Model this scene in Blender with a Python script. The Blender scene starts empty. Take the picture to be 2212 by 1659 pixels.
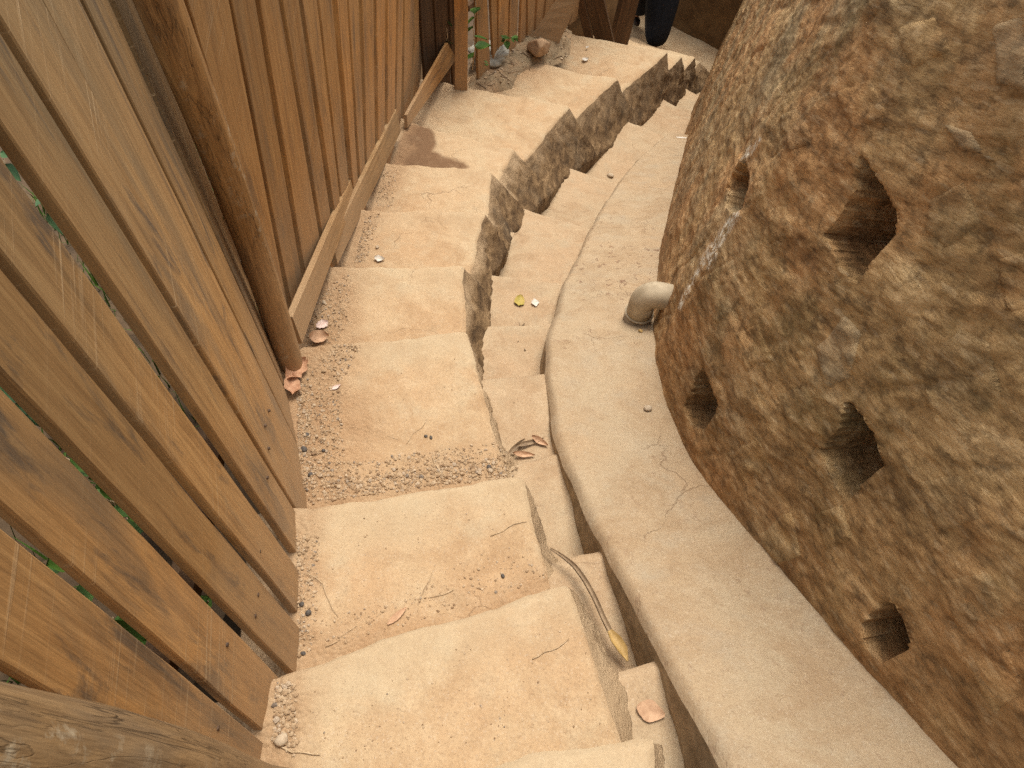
import bpy, bmesh, math, random
import numpy as np
from mathutils import Vector, Matrix, Euler

random.seed(7)
RNG = np.random.default_rng(11)
SC = bpy.context.scene
COL = SC.collection

# ------------------------------------------------------------------ camera
FOC, CX, CY, EYE = 1600.0, 1106.0, 829.5, 2.0
NADIR = (972.0, 1945.0)
_a, _b = NADIR[0] - CX, NADIR[1] - CY
TH = math.atan2(FOC, math.hypot(_a, _b))
PH = math.atan2(-_a, _b)
FW = np.array([0, math.cos(TH), -math.sin(TH)])
_R = np.array([1.0, 0, 0]); _U = np.array([0, math.sin(TH), math.cos(TH)])
RT = math.cos(PH) * _R + math.sin(PH) * _U
UP = -math.sin(PH) * _R + math.cos(PH) * _U
CAM = np.array([0.0, 0.0, EYE])

cam_data = bpy.data.cameras.new("camera")
cam_data.sensor_width = 36.0
cam_data.lens = 36.0 * FOC / 2212.0
cam_data.clip_start = 0.02
cam_data.clip_end = 400.0
cam = bpy.data.objects.new("camera", cam_data)
COL.objects.link(cam)
cam.matrix_world = Matrix(((RT[0], UP[0], -FW[0], 0), (RT[1], UP[1], -FW[1], 0), (RT[2], UP[2], -FW[2], EYE), (0, 0, 0, 1)))
SC.camera = cam

# ------------------------------------------------------------------ light
SUN_EL, SUN_AZ = 70.0, 15.0           # azimuth from +Y towards +X
world = bpy.data.worlds.new("World")
SC.world = world
world.use_nodes = True
wn, wl = world.node_tree.nodes, world.node_tree.links
wn.clear()
wo = wn.new("ShaderNodeOutputWorld"); bg = wn.new("ShaderNodeBackground")
sky = wn.new("ShaderNodeTexSky"); hs = wn.new("ShaderNodeHueSaturation")
sky.sky_type = 'NISHITA'; sky.sun_disc = False
sky.sun_elevation = math.radians(SUN_EL); sky.sun_rotation = math.radians(SUN_AZ)
sky.air_density = 1.0; sky.dust_density = 4.0; sky.ozone_density = 1.0
hs.inputs['Saturation'].default_value = 0.12     # hazy, overcast sky
bg.inputs['Strength'].default_value = 0.13
wl.new(sky.outputs[0], hs.inputs['Color']); wl.new(hs.outputs[0], bg.inputs[0]); wl.new(bg.outputs[0], wo.inputs[0])

sd = bpy.data.lights.new("sun", 'SUN')
sd.energy = 1.2; sd.angle = math.radians(28); sd.color = (1.0, 0.90, 0.75)
sun = bpy.data.objects.new("sun", sd); COL.objects.link(sun)
_e, _z = math.radians(SUN_EL), math.radians(SUN_AZ)
sun.rotation_euler = Vector((math.sin(_z) * math.cos(_e), math.cos(_z) * math.cos(_e), math.sin(_e))).to_track_quat('Z', 'Y').to_euler()
sun.location = (2, 4, 8)

SC.view_settings.view_transform = 'Standard'
SC.view_settings.look = 'None'
SC.view_settings.gamma = 1.0
SC.view_settings.use_curve_mapping = False
SC.view_settings.exposure = 1.08
SC.render.engine = 'CYCLES'
SC.cycles.max_bounces = 8
SC.cycles.diffuse_bounces = 5
SC.cycles.use_denoising = False

# ------------------------------------------------------------------ measuring helpers
def ray(u, v):
    return FW + RT * (u - CX) / FOC - UP * (v - CY) / FOC

def P(u, v, z):
    d = ray(u, v)
    return CAM + d * ((z - EYE) / d[2])

def on_plane(u, v, p0, n):
    d = ray(u, v)
    return CAM + d * (np.dot(np.array(p0) - CAM, n) / np.dot(d, n))

def proj(p):
    q = np.asarray(p) - CAM
    w = q @ FW
    return np.stack([CX + FOC * (q @ RT) / w, CY - FOC * (q @ UP) / w], -1)

def unit(v):
    v = np.asarray(v, float)
    return v / np.linalg.norm(v)

# ------------------------------------------------------------------ noise
def _hash(i, j, k, seed):
    h = (i * 374761393 + j * 668265263 + k * 2147483647 + seed * 1274126177) & 0xFFFFFFFF
    h = ((h ^ (h >> 13)) * 1274126177) & 0xFFFFFFFF
    h = ((h ^ (h >> 16)) * 2246822519) & 0xFFFFFFFF
    return ((h ^ (h >> 15)) & 0xFFFFFF) / float(0xFFFFFF)

def vnoise(p, seed=0):
    p = np.asarray(p, float)
    f = np.floor(p); t = p - f; t = t * t * (3 - 2 * t)
    i = f.astype(np.int64)
    o = 0
    for dx in (0, 1):
        for dy in (0, 1):
            for dz in (0, 1):
                w = (t[..., 0] if dx else 1 - t[..., 0]) * (t[..., 1] if dy else 1 - t[..., 1]) * (t[..., 2] if dz else 1 - t[..., 2])
                o = o + w * _hash(i[..., 0] + dx, i[..., 1] + dy, i[..., 2] + dz, seed)
    return o * 2 - 1

def fbm(p, seed=0, octaves=4, gain=0.5):
    p = np.asarray(p, float)
    a, o, s = 1.0, 0, 0
    for q in range(octaves):
        o = o + a * vnoise(p * (2.03 ** q) + q * 17.3, seed + q)
        s += a; a *= gain
    return o / s

def worley(p2, seed=0):
    """2-D cells: (distance to nearest, second nearest, id)."""
    f = np.floor(p2).astype(np.int64)
    d1 = np.full(p2.shape[:-1], 9.0); d2 = d1.copy(); cid = np.zeros(p2.shape[:-1], np.int64)
    for dx in (-1, 0, 1):
        for dy in (-1, 0, 1):
            i = f[..., 0] + dx; j = f[..., 1] + dy
            fx = i + 0.15 + 0.7 * _hash(i, j, i * 0 + 3, seed); fy = j + 0.15 + 0.7 * _hash(i, j, i * 0 + 5, seed)
            d = np.hypot(p2[..., 0] - fx, p2[..., 1] - fy)
            near = d < d1
            d2 = np.where(near, d1, np.minimum(d2, d))
            cid = np.where(near, i * 1000 + j, cid)
            d1 = np.where(near, d, d1)
    return d1, d2, cid

def inpoly_dist(p, poly):
    """signed distance in pixels, positive inside."""
    poly = np.array(poly, float); n = len(poly)
    ins = np.zeros(p.shape[:-1], bool); dist = np.full(p.shape[:-1], 1e9)
    for i in range(n):
        a, b = poly[i], poly[(i + 1) % n]
        c = (a[1] > p[..., 1]) != (b[1] > p[..., 1])
        xx = (b[0] - a[0]) * (p[..., 1] - a[1]) / (b[1] - a[1] + 1e-12) + a[0]
        ins ^= c & (p[..., 0] < xx)
        ab = b - a; tpar = np.clip(((p - a) @ ab) / (ab @ ab), 0, 1)
        dist = np.minimum(dist, np.linalg.norm(p - (a + tpar[..., None] * ab), axis=-1))
    return np.where(ins, dist, -dist)

# ------------------------------------------------------------------ object helpers
def tag(o, label=None, cat=None, group=None, kind=None):
    if label: o['label'] = label
    if cat: o['category'] = cat
    if group: o['group'] = group
    if kind: o['kind'] = kind
    return o

def empty(name, loc=(0, 0, 0), parent=None):
    o = bpy.data.objects.new(name, None)
    o.empty_display_size = 0.1
    o.location = tuple(loc)
    COL.objects.link(o)
    if parent: o.parent = parent
    return o

def mk(name, verts, faces, mats, parent=None, smooth=True, midx=None, attr=None, frame=None):
    """One mesh object; verts in world space. frame = Matrix gives the object its own local axes."""
    verts = np.asarray(verts, float).reshape(-1, 3)
    M = frame if frame is not None else Matrix.Identity(4)
    if frame is not None:
        Mi = np.array(M.inverted())
        verts = verts @ Mi[:3, :3].T + Mi[:3, 3]
    me = bpy.data.meshes.new(name)
    me.from_pydata(verts.tolist(), [], [tuple(int(i) for i in f) for f in faces])
    for m in (mats if isinstance(mats, (list, tuple)) else [mats]):
        me.materials.append(m)
    if midx is not None:
        me.polygons.foreach_set('material_index', np.asarray(midx, np.int32))
    if smooth:
        me.polygons.foreach_set('use_smooth', np.ones(len(me.polygons), bool))
    for k, v in (attr or {}).items():
        a = me.attributes.new(k, 'FLOAT', 'POINT')
        a.data.foreach_set('value', np.asarray(v, np.float32).ravel())
    me.update()
    o = bpy.data.objects.new(name, me)
    COL.objects.link(o)
    if parent:
        o.parent = parent
        bpy.context.view_layer.update()
        o.matrix_world = M
    else:
        o.matrix_world = M
    return o

def grid_faces(nr, nc, off=0, flip=False):
    i, j = np.meshgrid(np.arange(nr - 1), np.arange(nc - 1), indexing='ij')
    a = (i * nc + j + off).ravel()
    f = np.stack([a, a + 1, a + nc + 1, a + nc], 1)
    return f[:, ::-1] if flip else f

class MB:
    def __init__(self): self.v, self.f, self.m, self.n = [], [], [], 0
    def add(self, verts, faces, m=0):
        verts = np.asarray(verts, float).reshape(-1, 3)
        self.v.append(verts)
        for f in faces: self.f.append(tuple(int(i) + self.n for i in f)); self.m.append(m)
        self.n += len(verts)
        return self
    def grid(self, V, m=0, flip=False):
        nr, nc = V.shape[:2]
        return self.add(V.reshape(-1, 3), grid_faces(nr, nc, 0, flip), m)
    def tube(self, pts, rad, seg=8, m=0, cap=True):
        pts = [np.asarray(p, float) for p in pts]
        n = len(pts); rad = [rad] * n if np.isscalar(rad) else rad
        rings, ref = [], None
        for i in range(n):
            t = unit(pts[min(i + 1, n - 1)] - pts[max(i - 1, 0)])
            if ref is None: ref = unit(np.cross(t, [0.3, 0.2, 0.93] if abs(t[2]) < 0.9 else [1, 0.1, 0]))
            s = unit(ref - t * (ref @ t)); ref = s
            c = np.cross(t, s)
            ang = np.linspace(0, 2 * math.pi, seg, endpoint=False)
            rings.append(pts[i] + rad[i] * (np.cos(ang)[:, None] * s + np.sin(ang)[:, None] * c))
        V = np.concatenate(rings)
        F = [(i * seg + j, i * seg + (j + 1) % seg, (i + 1) * seg + (j + 1) % seg, (i + 1) * seg + j) for i in range(n - 1) for j in range(seg)]
        if cap:
            F.append(tuple(range(seg))[::-1]); F.append(tuple((n - 1) * seg + j for j in range(seg)))
        return self.add(V, F, m)
    def blob(self, c, r, seed=0, sub=1, rough=0.25, squash=(1, 1, 1), m=0):
        b = bmesh.new()
        bmesh.ops.create_icosphere(b, subdivisions=sub, radius=1.0)
        V = np.array([v.co[:] for v in b.verts]); F = [tuple(v.index for v in f.verts) for f in b.faces]
        b.free()
        V = V * (1 + rough * fbm(V * 1.3 + seed * 7.7, seed, 3))[:, None] * np.array(squash) * r
        a = (seed * 2.399) % 6.28
        V = V @ np.array([[math.cos(a), -math.sin(a), 0], [math.sin(a), math.cos(a), 0], [0, 0, 1]]).T
        return self.add(V + np.asarray(c, float), F, m)
    def build(self, name, mats, parent=None, smooth=True, frame=None):
        return mk(name, np.concatenate(self.v), self.f, mats, parent, smooth, self.m, None, frame)

# ------------------------------------------------------------------ material helpers
class NT:
    def __init__(self, name):
        self.mat = bpy.data.materials.new(name)
        self.mat.use_nodes = True
        self.n, self.l = self.mat.node_tree.nodes, self.mat.node_tree.links
        self.bsdf = self.n['Principled BSDF']
        self.bsdf.inputs['Specular IOR Level'].default_value = 0.25
    def node(self, t, **kw):
        x = self.n.new(t)
        for k, v in kw.items(): setattr(x, k, v)
        return x
    def put(self, sock, v):
        if hasattr(v, 'is_output') or isinstance(v, bpy.types.NodeSocket): self.l.new(v, sock)
        else: sock.default_value = v
    def coord(self, kind='Object', scale=(1, 1, 1), rot=(0, 0, 0), jitter=False):
        tc = self.node('ShaderNodeTexCoord')
        out = tc.outputs[kind]
        if jitter:
            oi = self.node('ShaderNodeObjectInfo')
            mu = self.math('MULTIPLY', oi.outputs['Random'], 57.0)
            ad = self.node('ShaderNodeVectorMath', operation='ADD')
            self.l.new(out, ad.inputs[0]); self.l.new(mu, ad.inputs[1]); out = ad.outputs[0]
        mp = self.node('ShaderNodeMapping')
        mp.inputs['Scale'].default_value = scale; mp.inputs['Rotation'].default_value = rot
        self.l.new(out, mp.inputs[0])
        return mp.outputs[0]
    def noise(self, vec, scale, detail=4, rough=0.55, dist=0.0):
        x = self.node('ShaderNodeTexNoise')
        self.l.new(vec, x.inputs['Vector'])
        x.inputs['Scale'].default_value = scale; x.inputs['Detail'].default_value = detail
        x.inputs['Roughness'].default_value = rough; x.inputs['Distortion'].default_value = dist
        return x.outputs['Fac']
    def voro(self, vec, scale, feature='F1', out='Distance', rnd=1.0):
        x = self.node('ShaderNodeTexVoronoi', feature=feature)
        self.l.new(vec, x.inputs['Vector']); x.inputs['Scale'].default_value = scale
        x.inputs['Randomness'].default_value = rnd
        return x.outputs[out]
    def ramp(self, fac, stops, interp='LINEAR'):
        x = self.node('ShaderNodeValToRGB')
        cr = x.color_ramp; cr.interpolation = interp
        while len(cr.elements) < len(stops): cr.elements.new(0.5)
        for e, (p, c) in zip(cr.elements, stops):
            e.position = p; e.color = (c, c, c, 1) if np.isscalar(c) else (*c, 1)
        self.l.new(fac, x.inputs[0])
        return x.outputs[0]
    def math(self, op, a, b=0.0, clamp=False):
        x = self.node('ShaderNodeMath', operation=op, use_clamp=clamp)
        self.put(x.inputs[0], a); self.put(x.inputs[1], b)
        return x.outputs[0]
    def mix(self, fac, a, b, mode='MIX'):
        x = self.node('ShaderNodeMix', data_type='RGBA', blend_type=mode)
        self.put(x.inputs[0], fac)
        for s, v in ((x.inputs[6], a), (x.inputs[7], b)):
            if isinstance(v, tuple): s.default_value = (*v, 1)
            else: self.l.new(v, s)
        return x.outputs[2]
    def attr(self, name):
        x = self.node('ShaderNodeAttribute', attribute_name=name)
        return x.outputs['Fac']
    def bump(self, h, strength=0.5, dist=0.01, prev=None):
        x = self.node('ShaderNodeBump')
        x.inputs['Strength'].default_value = strength; x.inputs['Distance'].default_value = dist
        self.l.new(h, x.inputs['Height'])
        if prev is not None: self.l.new(prev, x.inputs['Normal'])
        return x.outputs[0]
    def done(self, color, rough=0.9, normal=None):
        self.put(self.bsdf.inputs['Base Color'], color if not isinstance(color, tuple) else (*color, 1))
        self.put(self.bsdf.inputs['Roughness'], rough)
        if normal is not None: self.l.new(normal, self.bsdf.inputs['Normal'])
        return self.mat

def soil_mat(name, light, warm, grey, grain=1.0, pits=0.0, dirt=(0.25, 0.155, 0.083)):
    t = NT(name); c = t.coord()
    big = t.noise(c, 2.3, 5, 0.6, 0.4)
    mid = t.noise(c, 9.0, 6, 0.65)
    fine = t.noise(c, 120.0, 4, 0.7)
    speck = t.voro(c, 330.0, 'F1', 'Color')
    col = t.mix(t.ramp(big, [(0.36, 0.0), (0.62, 1.0)]), light, warm)
    col = t.mix(t.ramp(mid, [(0.50, 0.0), (0.72, 0.75)]), col, grey)
    blo = t.ramp(t.noise(c, 5.2, 6, 0.68, 0.8), [(0.46, 0.0), (0.66, 0.75)])
    col = t.mix(blo, col, (warm[0] * .80, warm[1] * .76, warm[2] * .72))
    blo2 = t.ramp(t.noise(c, 13.0, 6, 0.72, 0.3), [(0.52, 0.0), (0.70, 0.45)])
    col = t.mix(blo2, col, (light[0] * 1.18, light[1] * 1.2, light[2] * 1.25))
    sc = t.node('ShaderNodeSeparateColor'); t.l.new(speck, sc.inputs[0])
    col = t.mix(t.math('MULTIPLY', t.ramp(sc.outputs[0], [(0.88, 0.0), (0.95, 1.0)]), 0.22 * grain), col, (0.14, 0.085, 0.05))
    col = t.mix(t.math('MULTIPLY', t.ramp(sc.outputs[1], [(0.91, 0.0), (0.97, 1.0)]), 0.26 * grain), col, (0.55, 0.46, 0.35))
    col = t.mix(t.math('MULTIPLY', t.ramp(fine, [(0.3, 1.0), (0.55, 0.0)]), 0.35), col, (0.24, 0.15, 0.085))
    # fine wandering cracks, sparse
    wob = t.node('ShaderNodeVectorMath', operation='ADD')
    nz = t.node('ShaderNodeTexNoise'); nz.inputs['Scale'].default_value = 6.0; nz.inputs['Detail'].default_value = 5
    t.l.new(c, nz.inputs['Vector'])
    sv = t.node('ShaderNodeVectorMath', operation='SCALE'); sv.inputs['Scale'].default_value = 0.22
    t.l.new(nz.outputs['Color'], sv.inputs[0]); t.l.new(c, wob.inputs[0]); t.l.new(sv.outputs[0], wob.inputs[1])
    ce = t.voro(wob.outputs[0], 3.1, 'DISTANCE_TO_EDGE')
    crack = t.math('MULTIPLY', t.ramp(ce, [(0.0, 1.0), (0.011, 0.0)]), t.ramp(t.noise(c, 3.0, 2), [(0.55, 0.0), (0.66, 1.0)]))
    col = t.mix(t.math('MULTIPLY', crack, 0.55), col, (0.17, 0.10, 0.055))
    col = t.mix(t.math('MULTIPLY', t.attr('worn'), 0.6), col, t.mix(mid, (0.38, 0.295, 0.185), (0.47, 0.375, 0.24)))
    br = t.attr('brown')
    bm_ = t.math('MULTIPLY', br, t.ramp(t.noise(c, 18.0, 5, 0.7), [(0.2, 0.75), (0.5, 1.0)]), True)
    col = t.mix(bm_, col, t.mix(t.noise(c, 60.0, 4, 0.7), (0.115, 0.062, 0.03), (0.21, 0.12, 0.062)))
    d = t.attr('dirt')
    dn = t.math('MULTIPLY', d, t.ramp(t.noise(c, 30.0, 5, 0.7), [(0.25, 0.55), (0.6, 1.0)]), True)
    dcol = t.mix(t.noise(c, 70.0, 4, 0.7), dirt, (min(1, dirt[0] * 1.55), min(1, dirt[1] * 1.5), min(1, dirt[2] * 1.45)))
    col = t.mix(dn, col, dcol)
    h = t.math('ADD', t.math('MULTIPLY', fine, 0.25), t.math('MULTIPLY', mid, 1.0))
    h = t.math('SUBTRACT', h, t.math('MULTIPLY', crack, 0.5))
    grit = t.voro(c, 95.0, 'F1', 'Distance')
    h = t.math('SUBTRACT', h, t.math('MULTIPLY', t.math('MULTIPLY', grit, d), 1.2))
    if pits:
        pv = t.noise(t.coord(scale=(1, 0.55, 1)), 38.0, 3, 0.6)
        pit = t.ramp(pv, [(0.60, 0.0), (0.68, 1.0)])
        pit = t.math('MULTIPLY', pit, t.ramp(t.noise(c, 5.0, 3), [(0.38, 0.0), (0.6, 1.0)]))
        pit = t.math('MULTIPLY', pit, t.math('ADD', t.attr('pitted'), 0.3), True)
        col = t.mix(t.math('MULTIPLY', pit, 0.75 * pits), col, (0.17, 0.085, 0.052))
        h = t.math('SUBTRACT', h, t.math('MULTIPLY', pit, 0.7 * pits))
    return t.done(col, 0.93, t.bump(h, 0.55, 0.009))

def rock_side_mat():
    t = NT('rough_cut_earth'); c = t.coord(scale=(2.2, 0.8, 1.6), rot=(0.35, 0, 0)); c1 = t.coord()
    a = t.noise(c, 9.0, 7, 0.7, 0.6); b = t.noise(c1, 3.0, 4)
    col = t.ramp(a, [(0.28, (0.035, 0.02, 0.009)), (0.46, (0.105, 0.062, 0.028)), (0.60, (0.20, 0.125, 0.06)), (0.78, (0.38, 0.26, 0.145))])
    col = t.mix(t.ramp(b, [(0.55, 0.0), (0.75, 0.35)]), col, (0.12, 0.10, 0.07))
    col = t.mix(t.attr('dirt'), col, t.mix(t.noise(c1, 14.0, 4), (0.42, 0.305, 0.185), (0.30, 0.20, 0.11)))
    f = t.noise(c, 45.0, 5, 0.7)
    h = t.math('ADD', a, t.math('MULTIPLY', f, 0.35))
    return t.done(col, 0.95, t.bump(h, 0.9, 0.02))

def wall_mat(name, greyness=0.0, pale=0.0):
    t = NT(name); c = t.coord(); cr = t.coord(rot=(0.36, 0, 0))
    mpb = t.node('ShaderNodeMapping'); mpb.inputs['Scale'].default_value = (1.0, 0.27, 1.35); t.l.new(cr, mpb.inputs[0])
    cs = mpb.outputs[0]
    a = t.noise(cs, 7.5, 10, 0.78, 0.5); b = t.noise(c, 2.1, 5, 0.6, 0.3); e = t.noise(c, 1.7, 4, 0.6); g = t.noise(c, 30.0, 5, 0.7)
    col = t.ramp(a, [(0.28, (0.085, 0.05, 0.02)), (0.41, (0.24, 0.152, 0.068)), (0.53, (0.40, 0.268, 0.128)), (0.67, (0.62, 0.455, 0.255))])
    rust = t.ramp(a, [(0.30, (0.13, 0.062, 0.023)), (0.48, (0.38, 0.205, 0.085)), (0.66, (0.58, 0.36, 0.175))])
    col = t.mix(t.ramp(b, [(0.44, 0.0), (0.58, 0.85)]), col, rust)
    grey = t.ramp(a, [(0.3, (0.12, 0.09, 0.05)), (0.5, (0.31, 0.243, 0.142)), (0.72, (0.52, 0.43, 0.27))])
    gm = t.ramp(e, [(0.5, 0.0), (0.62, 0.8)])
    col = t.mix(t.math('ADD', gm, greyness, True), col, grey)
    moss = t.math('MULTIPLY', t.ramp(t.noise(c, 2.6, 6, 0.68), [(0.52, 0.0), (0.66, 1.0)]), 0.6)
    col = t.mix(moss, col, t.mix(g, (0.045, 0.036, 0.012), (0.14, 0.105, 0.04)))
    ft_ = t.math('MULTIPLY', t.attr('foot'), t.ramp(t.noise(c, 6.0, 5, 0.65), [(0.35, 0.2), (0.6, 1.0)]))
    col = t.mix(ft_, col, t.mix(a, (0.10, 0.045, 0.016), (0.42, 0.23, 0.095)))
    lime = t.math('MULTIPLY', t.ramp(t.noise(cs, 13.0, 6, 0.72, 1.2), [(0.63, 0.0), (0.72, 1.0)]), t.ramp(t.noise(c, 2.7, 3), [(0.48, 0.0), (0.6, 0.85)]))
    col = t.mix(lime, col, (0.50, 0.42, 0.30))
    col = t.mix(t.math('MULTIPLY', t.ramp(g, [(0.34, 1.0), (0.5, 0.0)]), 0.5), col, (0.07, 0.042, 0.019))
    g2 = t.noise(cs, 34.0, 6, 0.72)
    col = t.mix(t.math('MULTIPLY', t.ramp(g2, [(0.34, 1.0), (0.49, 0.0)]), 0.6), col, (0.055, 0.034, 0.016))
    col = t.mix(t.math('MULTIPLY', t.ramp(g2, [(0.55, 0.0), (0.70, 1.0)]), 0.4), col, (0.60, 0.46, 0.28))
    vc = t.node('ShaderNodeSeparateColor'); t.l.new(t.voro(cs, 85.0, 'F1', 'Color'), vc.inputs[0])
    col = t.mix(t.math('MULTIPLY', t.ramp(vc.outputs[0], [(0.90, 0.0), (0.98, 1.0)]), 0.18), col, (0.62, 0.50, 0.33))
    if pale: col = t.mix(pale, col, (0.50, 0.43, 0.31))
    ge = t.node('ShaderNodeNewGeometry')
    pt = t.math('MULTIPLY', t.ramp(ge.outputs['Pointiness'], [(0.515, 0.0), (0.56, 1.0)]), t.ramp(t.noise(c, 4.0, 4), [(0.35, 0.15), (0.6, 0.8)]))
    col = t.mix(pt, col, (0.52, 0.415, 0.27))
    col = t.mix(1.0, col, (1.06, 1.0, 0.91), 'MULTIPLY')
    drip = t.attr('drip')
    dn = t.math('MULTIPLY', t.math('MULTIPLY', drip, 0.85), t.ramp(t.noise(c, 48.0, 5, 0.75), [(0.46, 0.0), (0.56, 1.0)]), True)
    col = t.mix(dn, col, (0.70, 0.64, 0.52))
    h = t.math('ADD', t.math('MULTIPLY', t.noise(cs, 26.0, 9, 0.72), 1.0), t.math('MULTIPLY', g, 0.35))
    h = t.math('ADD', h, t.math('MULTIPLY', t.voro(cs, 16.0, 'F1', 'Distance'), 0.35))
    return t.done(col, 0.95, t.bump(h, 1.0, 0.016))

def wood_mat(name, dark, mid, light, grey=0.5, saw=0.6, dust=0.6, dustcol=(0.37, 0.245, 0.135), weather_shade=0.0, cracks=0.0):
    t = NT(name)
    c0 = t.coord(jitter=True)
    cg = t.coord(scale=(1, 1, 0.045), jitter=True)
    cm = t.coord(scale=(1, 1, 0.18), jitter=True)
    rings = t.noise(cg, 48.0, 6, 0.62, 0.9)
    fib = t.noise(cg, 260.0, 3, 0.6)
    blot = t.noise(cm, 7.0, 5, 0.65, 0.5)
    col = t.ramp(rings, [(0.24, dark), (0.46, mid), (0.74, light)])
    col = t.mix(t.math('MULTIPLY', t.ramp(blot, [(0.50, 0.0), (0.66, 1.0)]), grey), col, (0.105, 0.085, 0.062))
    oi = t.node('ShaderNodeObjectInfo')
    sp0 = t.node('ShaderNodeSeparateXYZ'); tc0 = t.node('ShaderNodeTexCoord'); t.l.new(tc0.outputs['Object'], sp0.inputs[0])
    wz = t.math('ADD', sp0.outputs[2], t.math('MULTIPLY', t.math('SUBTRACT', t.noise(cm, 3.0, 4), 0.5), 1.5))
    wea_shade = t.math('MULTIPLY', t.ramp(t.math('MULTIPLY', wz, 0.6), [(0.42, 0.0), (1.0, 1.0)]), weather_shade)  # weathering by height that also paints in the dimmer light of the fence tops
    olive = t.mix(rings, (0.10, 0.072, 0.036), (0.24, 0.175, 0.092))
    col = t.mix(wea_shade, col, olive)
    stain = t.math('MULTIPLY', t.ramp(t.noise(cm, 11.0, 5, 0.7, 0.8), [(0.56, 0.0), (0.66, 1.0)]), grey)
    col = t.mix(stain, col, (0.075, 0.06, 0.046))
    tint = t.ramp(oi.outputs['Random'], [(0.0, (0.78, 0.76, 0.72)), (0.5, (1.0, 0.98, 0.95)), (1.0, (1.15, 1.05, 0.93))])
    col = t.mix(1.0, col, tint, 'MULTIPLY')
    col = t.mix(t.math('MULTIPLY', t.ramp(fib, [(0.35, 1.0), (0.55, 0.0)]), 0.4), col, dark)
    # circular-saw scratches running across the board
    cs0 = t.coord(rot=(0, math.radians(28), 0), jitter=True)
    mp2 = t.node('ShaderNodeMapping'); mp2.inputs['Scale'].default_value = (0.02, 0.2, 1.0); t.l.new(cs0, mp2.inputs[0])
    sw = t.noise(mp2.outputs[0], 150.0, 3, 0.6)
    sm = t.math('MULTIPLY', t.ramp(sw, [(0.57, 0.0), (0.70, 1.0)]), t.ramp(t.noise(c0, 3.0, 3), [(0.38, 0.1), (0.58, 1.0)]))
    rr2 = t.math('FRACT', t.math('MULTIPLY', oi.outputs['Random'], 7.31))
    sm = t.math('MULTIPLY', sm, t.ramp(rr2, [(0.35, 0.15), (0.5, 1.0)]))
    col = t.mix(t.math('MULTIPLY', sm, saw), col, (0.44, 0.31, 0.17))
    # knots
    kv = t.voro(t.coord(scale=(1, 1, 0.45), jitter=True), 4.2, 'F1', 'Distance')
    kn = t.ramp(kv, [(0.03, 1.0), (0.085, 0.0)])
    col = t.mix(t.math('MULTIPLY', kn, 0.65), col, (0.07, 0.04, 0.02))
    # earth dust thrown up from the steps
    sp = t.node('ShaderNodeSeparateXYZ'); tc = t.node('ShaderNodeTexCoord'); t.l.new(tc.outputs['Object'], sp.inputs[0])
    hz = t.math('ADD', sp.outputs[2], t.math('MULTIPLY', t.math('SUBTRACT', t.noise(c0, 6.0, 4), 0.5), 0.5))
    du = t.math('MULTIPLY', t.ramp(hz, [(0.14, 1.0), (0.75, 0.0)]), dust)
    col = t.mix(du, col, dustcol)
    h = t.math('ADD', t.math('MULTIPLY', rings, 0.6), t.math('MULTIPLY', fib, 0.5))
    if cracks:
        ck = t.noise(t.coord(scale=(1, 1, 0.06), jitter=True), 30.0, 4, 0.6, 0.6)
        cl = t.math('MULTIPLY', t.ramp(t.math('ABSOLUTE', t.math('SUBTRACT', ck, 0.5)), [(0.0, 1.0), (0.013, 0.0)]), t.ramp(t.noise(cm, 5.0, 3), [(0.45, 0.0), (0.58, 1.0)]))
        col = t.mix(t.math('MULTIPLY', cl, cracks), col, (0.02, 0.011, 0.005))
        pale = t.math('MULTIPLY', t.ramp(t.noise(c0, 26.0, 5, 0.7), [(0.54, 0.0), (0.66, 1.0)]), t.ramp(t.noise(cm, 9.0, 3), [(0.48, 0.0), (0.6, 0.8)]))
        col = t.mix(pale, col, (0.36, 0.29, 0.19))
        h = t.math('SUBTRACT', h, t.math('MULTIPLY', cl, 1.6))
    h = t.math('ADD', h, t.math('MULTIPLY', sm, 0.4))
    return t.done(col, 0.82, t.bump(h, 0.5, 0.004))

def plain_mat(name, c1, c2, scale=40.0, rough=0.8, bump=0.2, spec=0.25):
    t = NT(name); c = t.coord()
    n = t.noise(c, scale, 5, 0.65)
    t.bsdf.inputs['Specular IOR Level'].default_value = spec
    return t.done(t.mix(t.ramp(n, [(0.35, 0.0), (0.65, 1.0)]), c1, c2), rough, t.bump(n, bump, 0.004))

def leaf_mat(name, c1, c2):
    t = NT(name); c = t.coord()
    n = t.noise(c, 9.0, 3); oi = t.node('ShaderNodeObjectInfo')
    col = t.mix(t.ramp(n, [(0.35, 0.0), (0.65, 1.0)]), c1, c2)
    t.bsdf.inputs['Transmission Weight'].default_value = 0.0
    return t.done(col, 0.55)

M_STEP = soil_mat('trodden_earth', (0.46, 0.342, 0.205), (0.43, 0.285, 0.157), (0.42, 0.335, 0.215))
M_CHAN = soil_mat('channel_cement', (0.40, 0.30, 0.185), (0.405, 0.278, 0.163), (0.36, 0.288, 0.188), 1.0, 0.75)
M_LEDGE = soil_mat('ledge_cement', (0.375, 0.288, 0.182), (0.385, 0.272, 0.160), (0.345, 0.278, 0.19), 1.0, 1.0)
M_SIDE = rock_side_mat()
M_LEDGE_SIDE = plain_mat('ledge_side_cement', (0.20, 0.142, 0.08), (0.36, 0.265, 0.16), 22.0, 0.9, 0.6)  # darker cement for the side face of the ledge
M_WALL = wall_mat('rough_masonry')
M_STONE = wall_mat('grey_stone', 0.22)
M_PLANK = wood_mat('weathered_plank', (0.175, 0.09, 0.031), (0.365, 0.197, 0.07), (0.47, 0.275, 0.108), 0.8, 0.75, 0.75, weather_shade=0.85)
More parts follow.
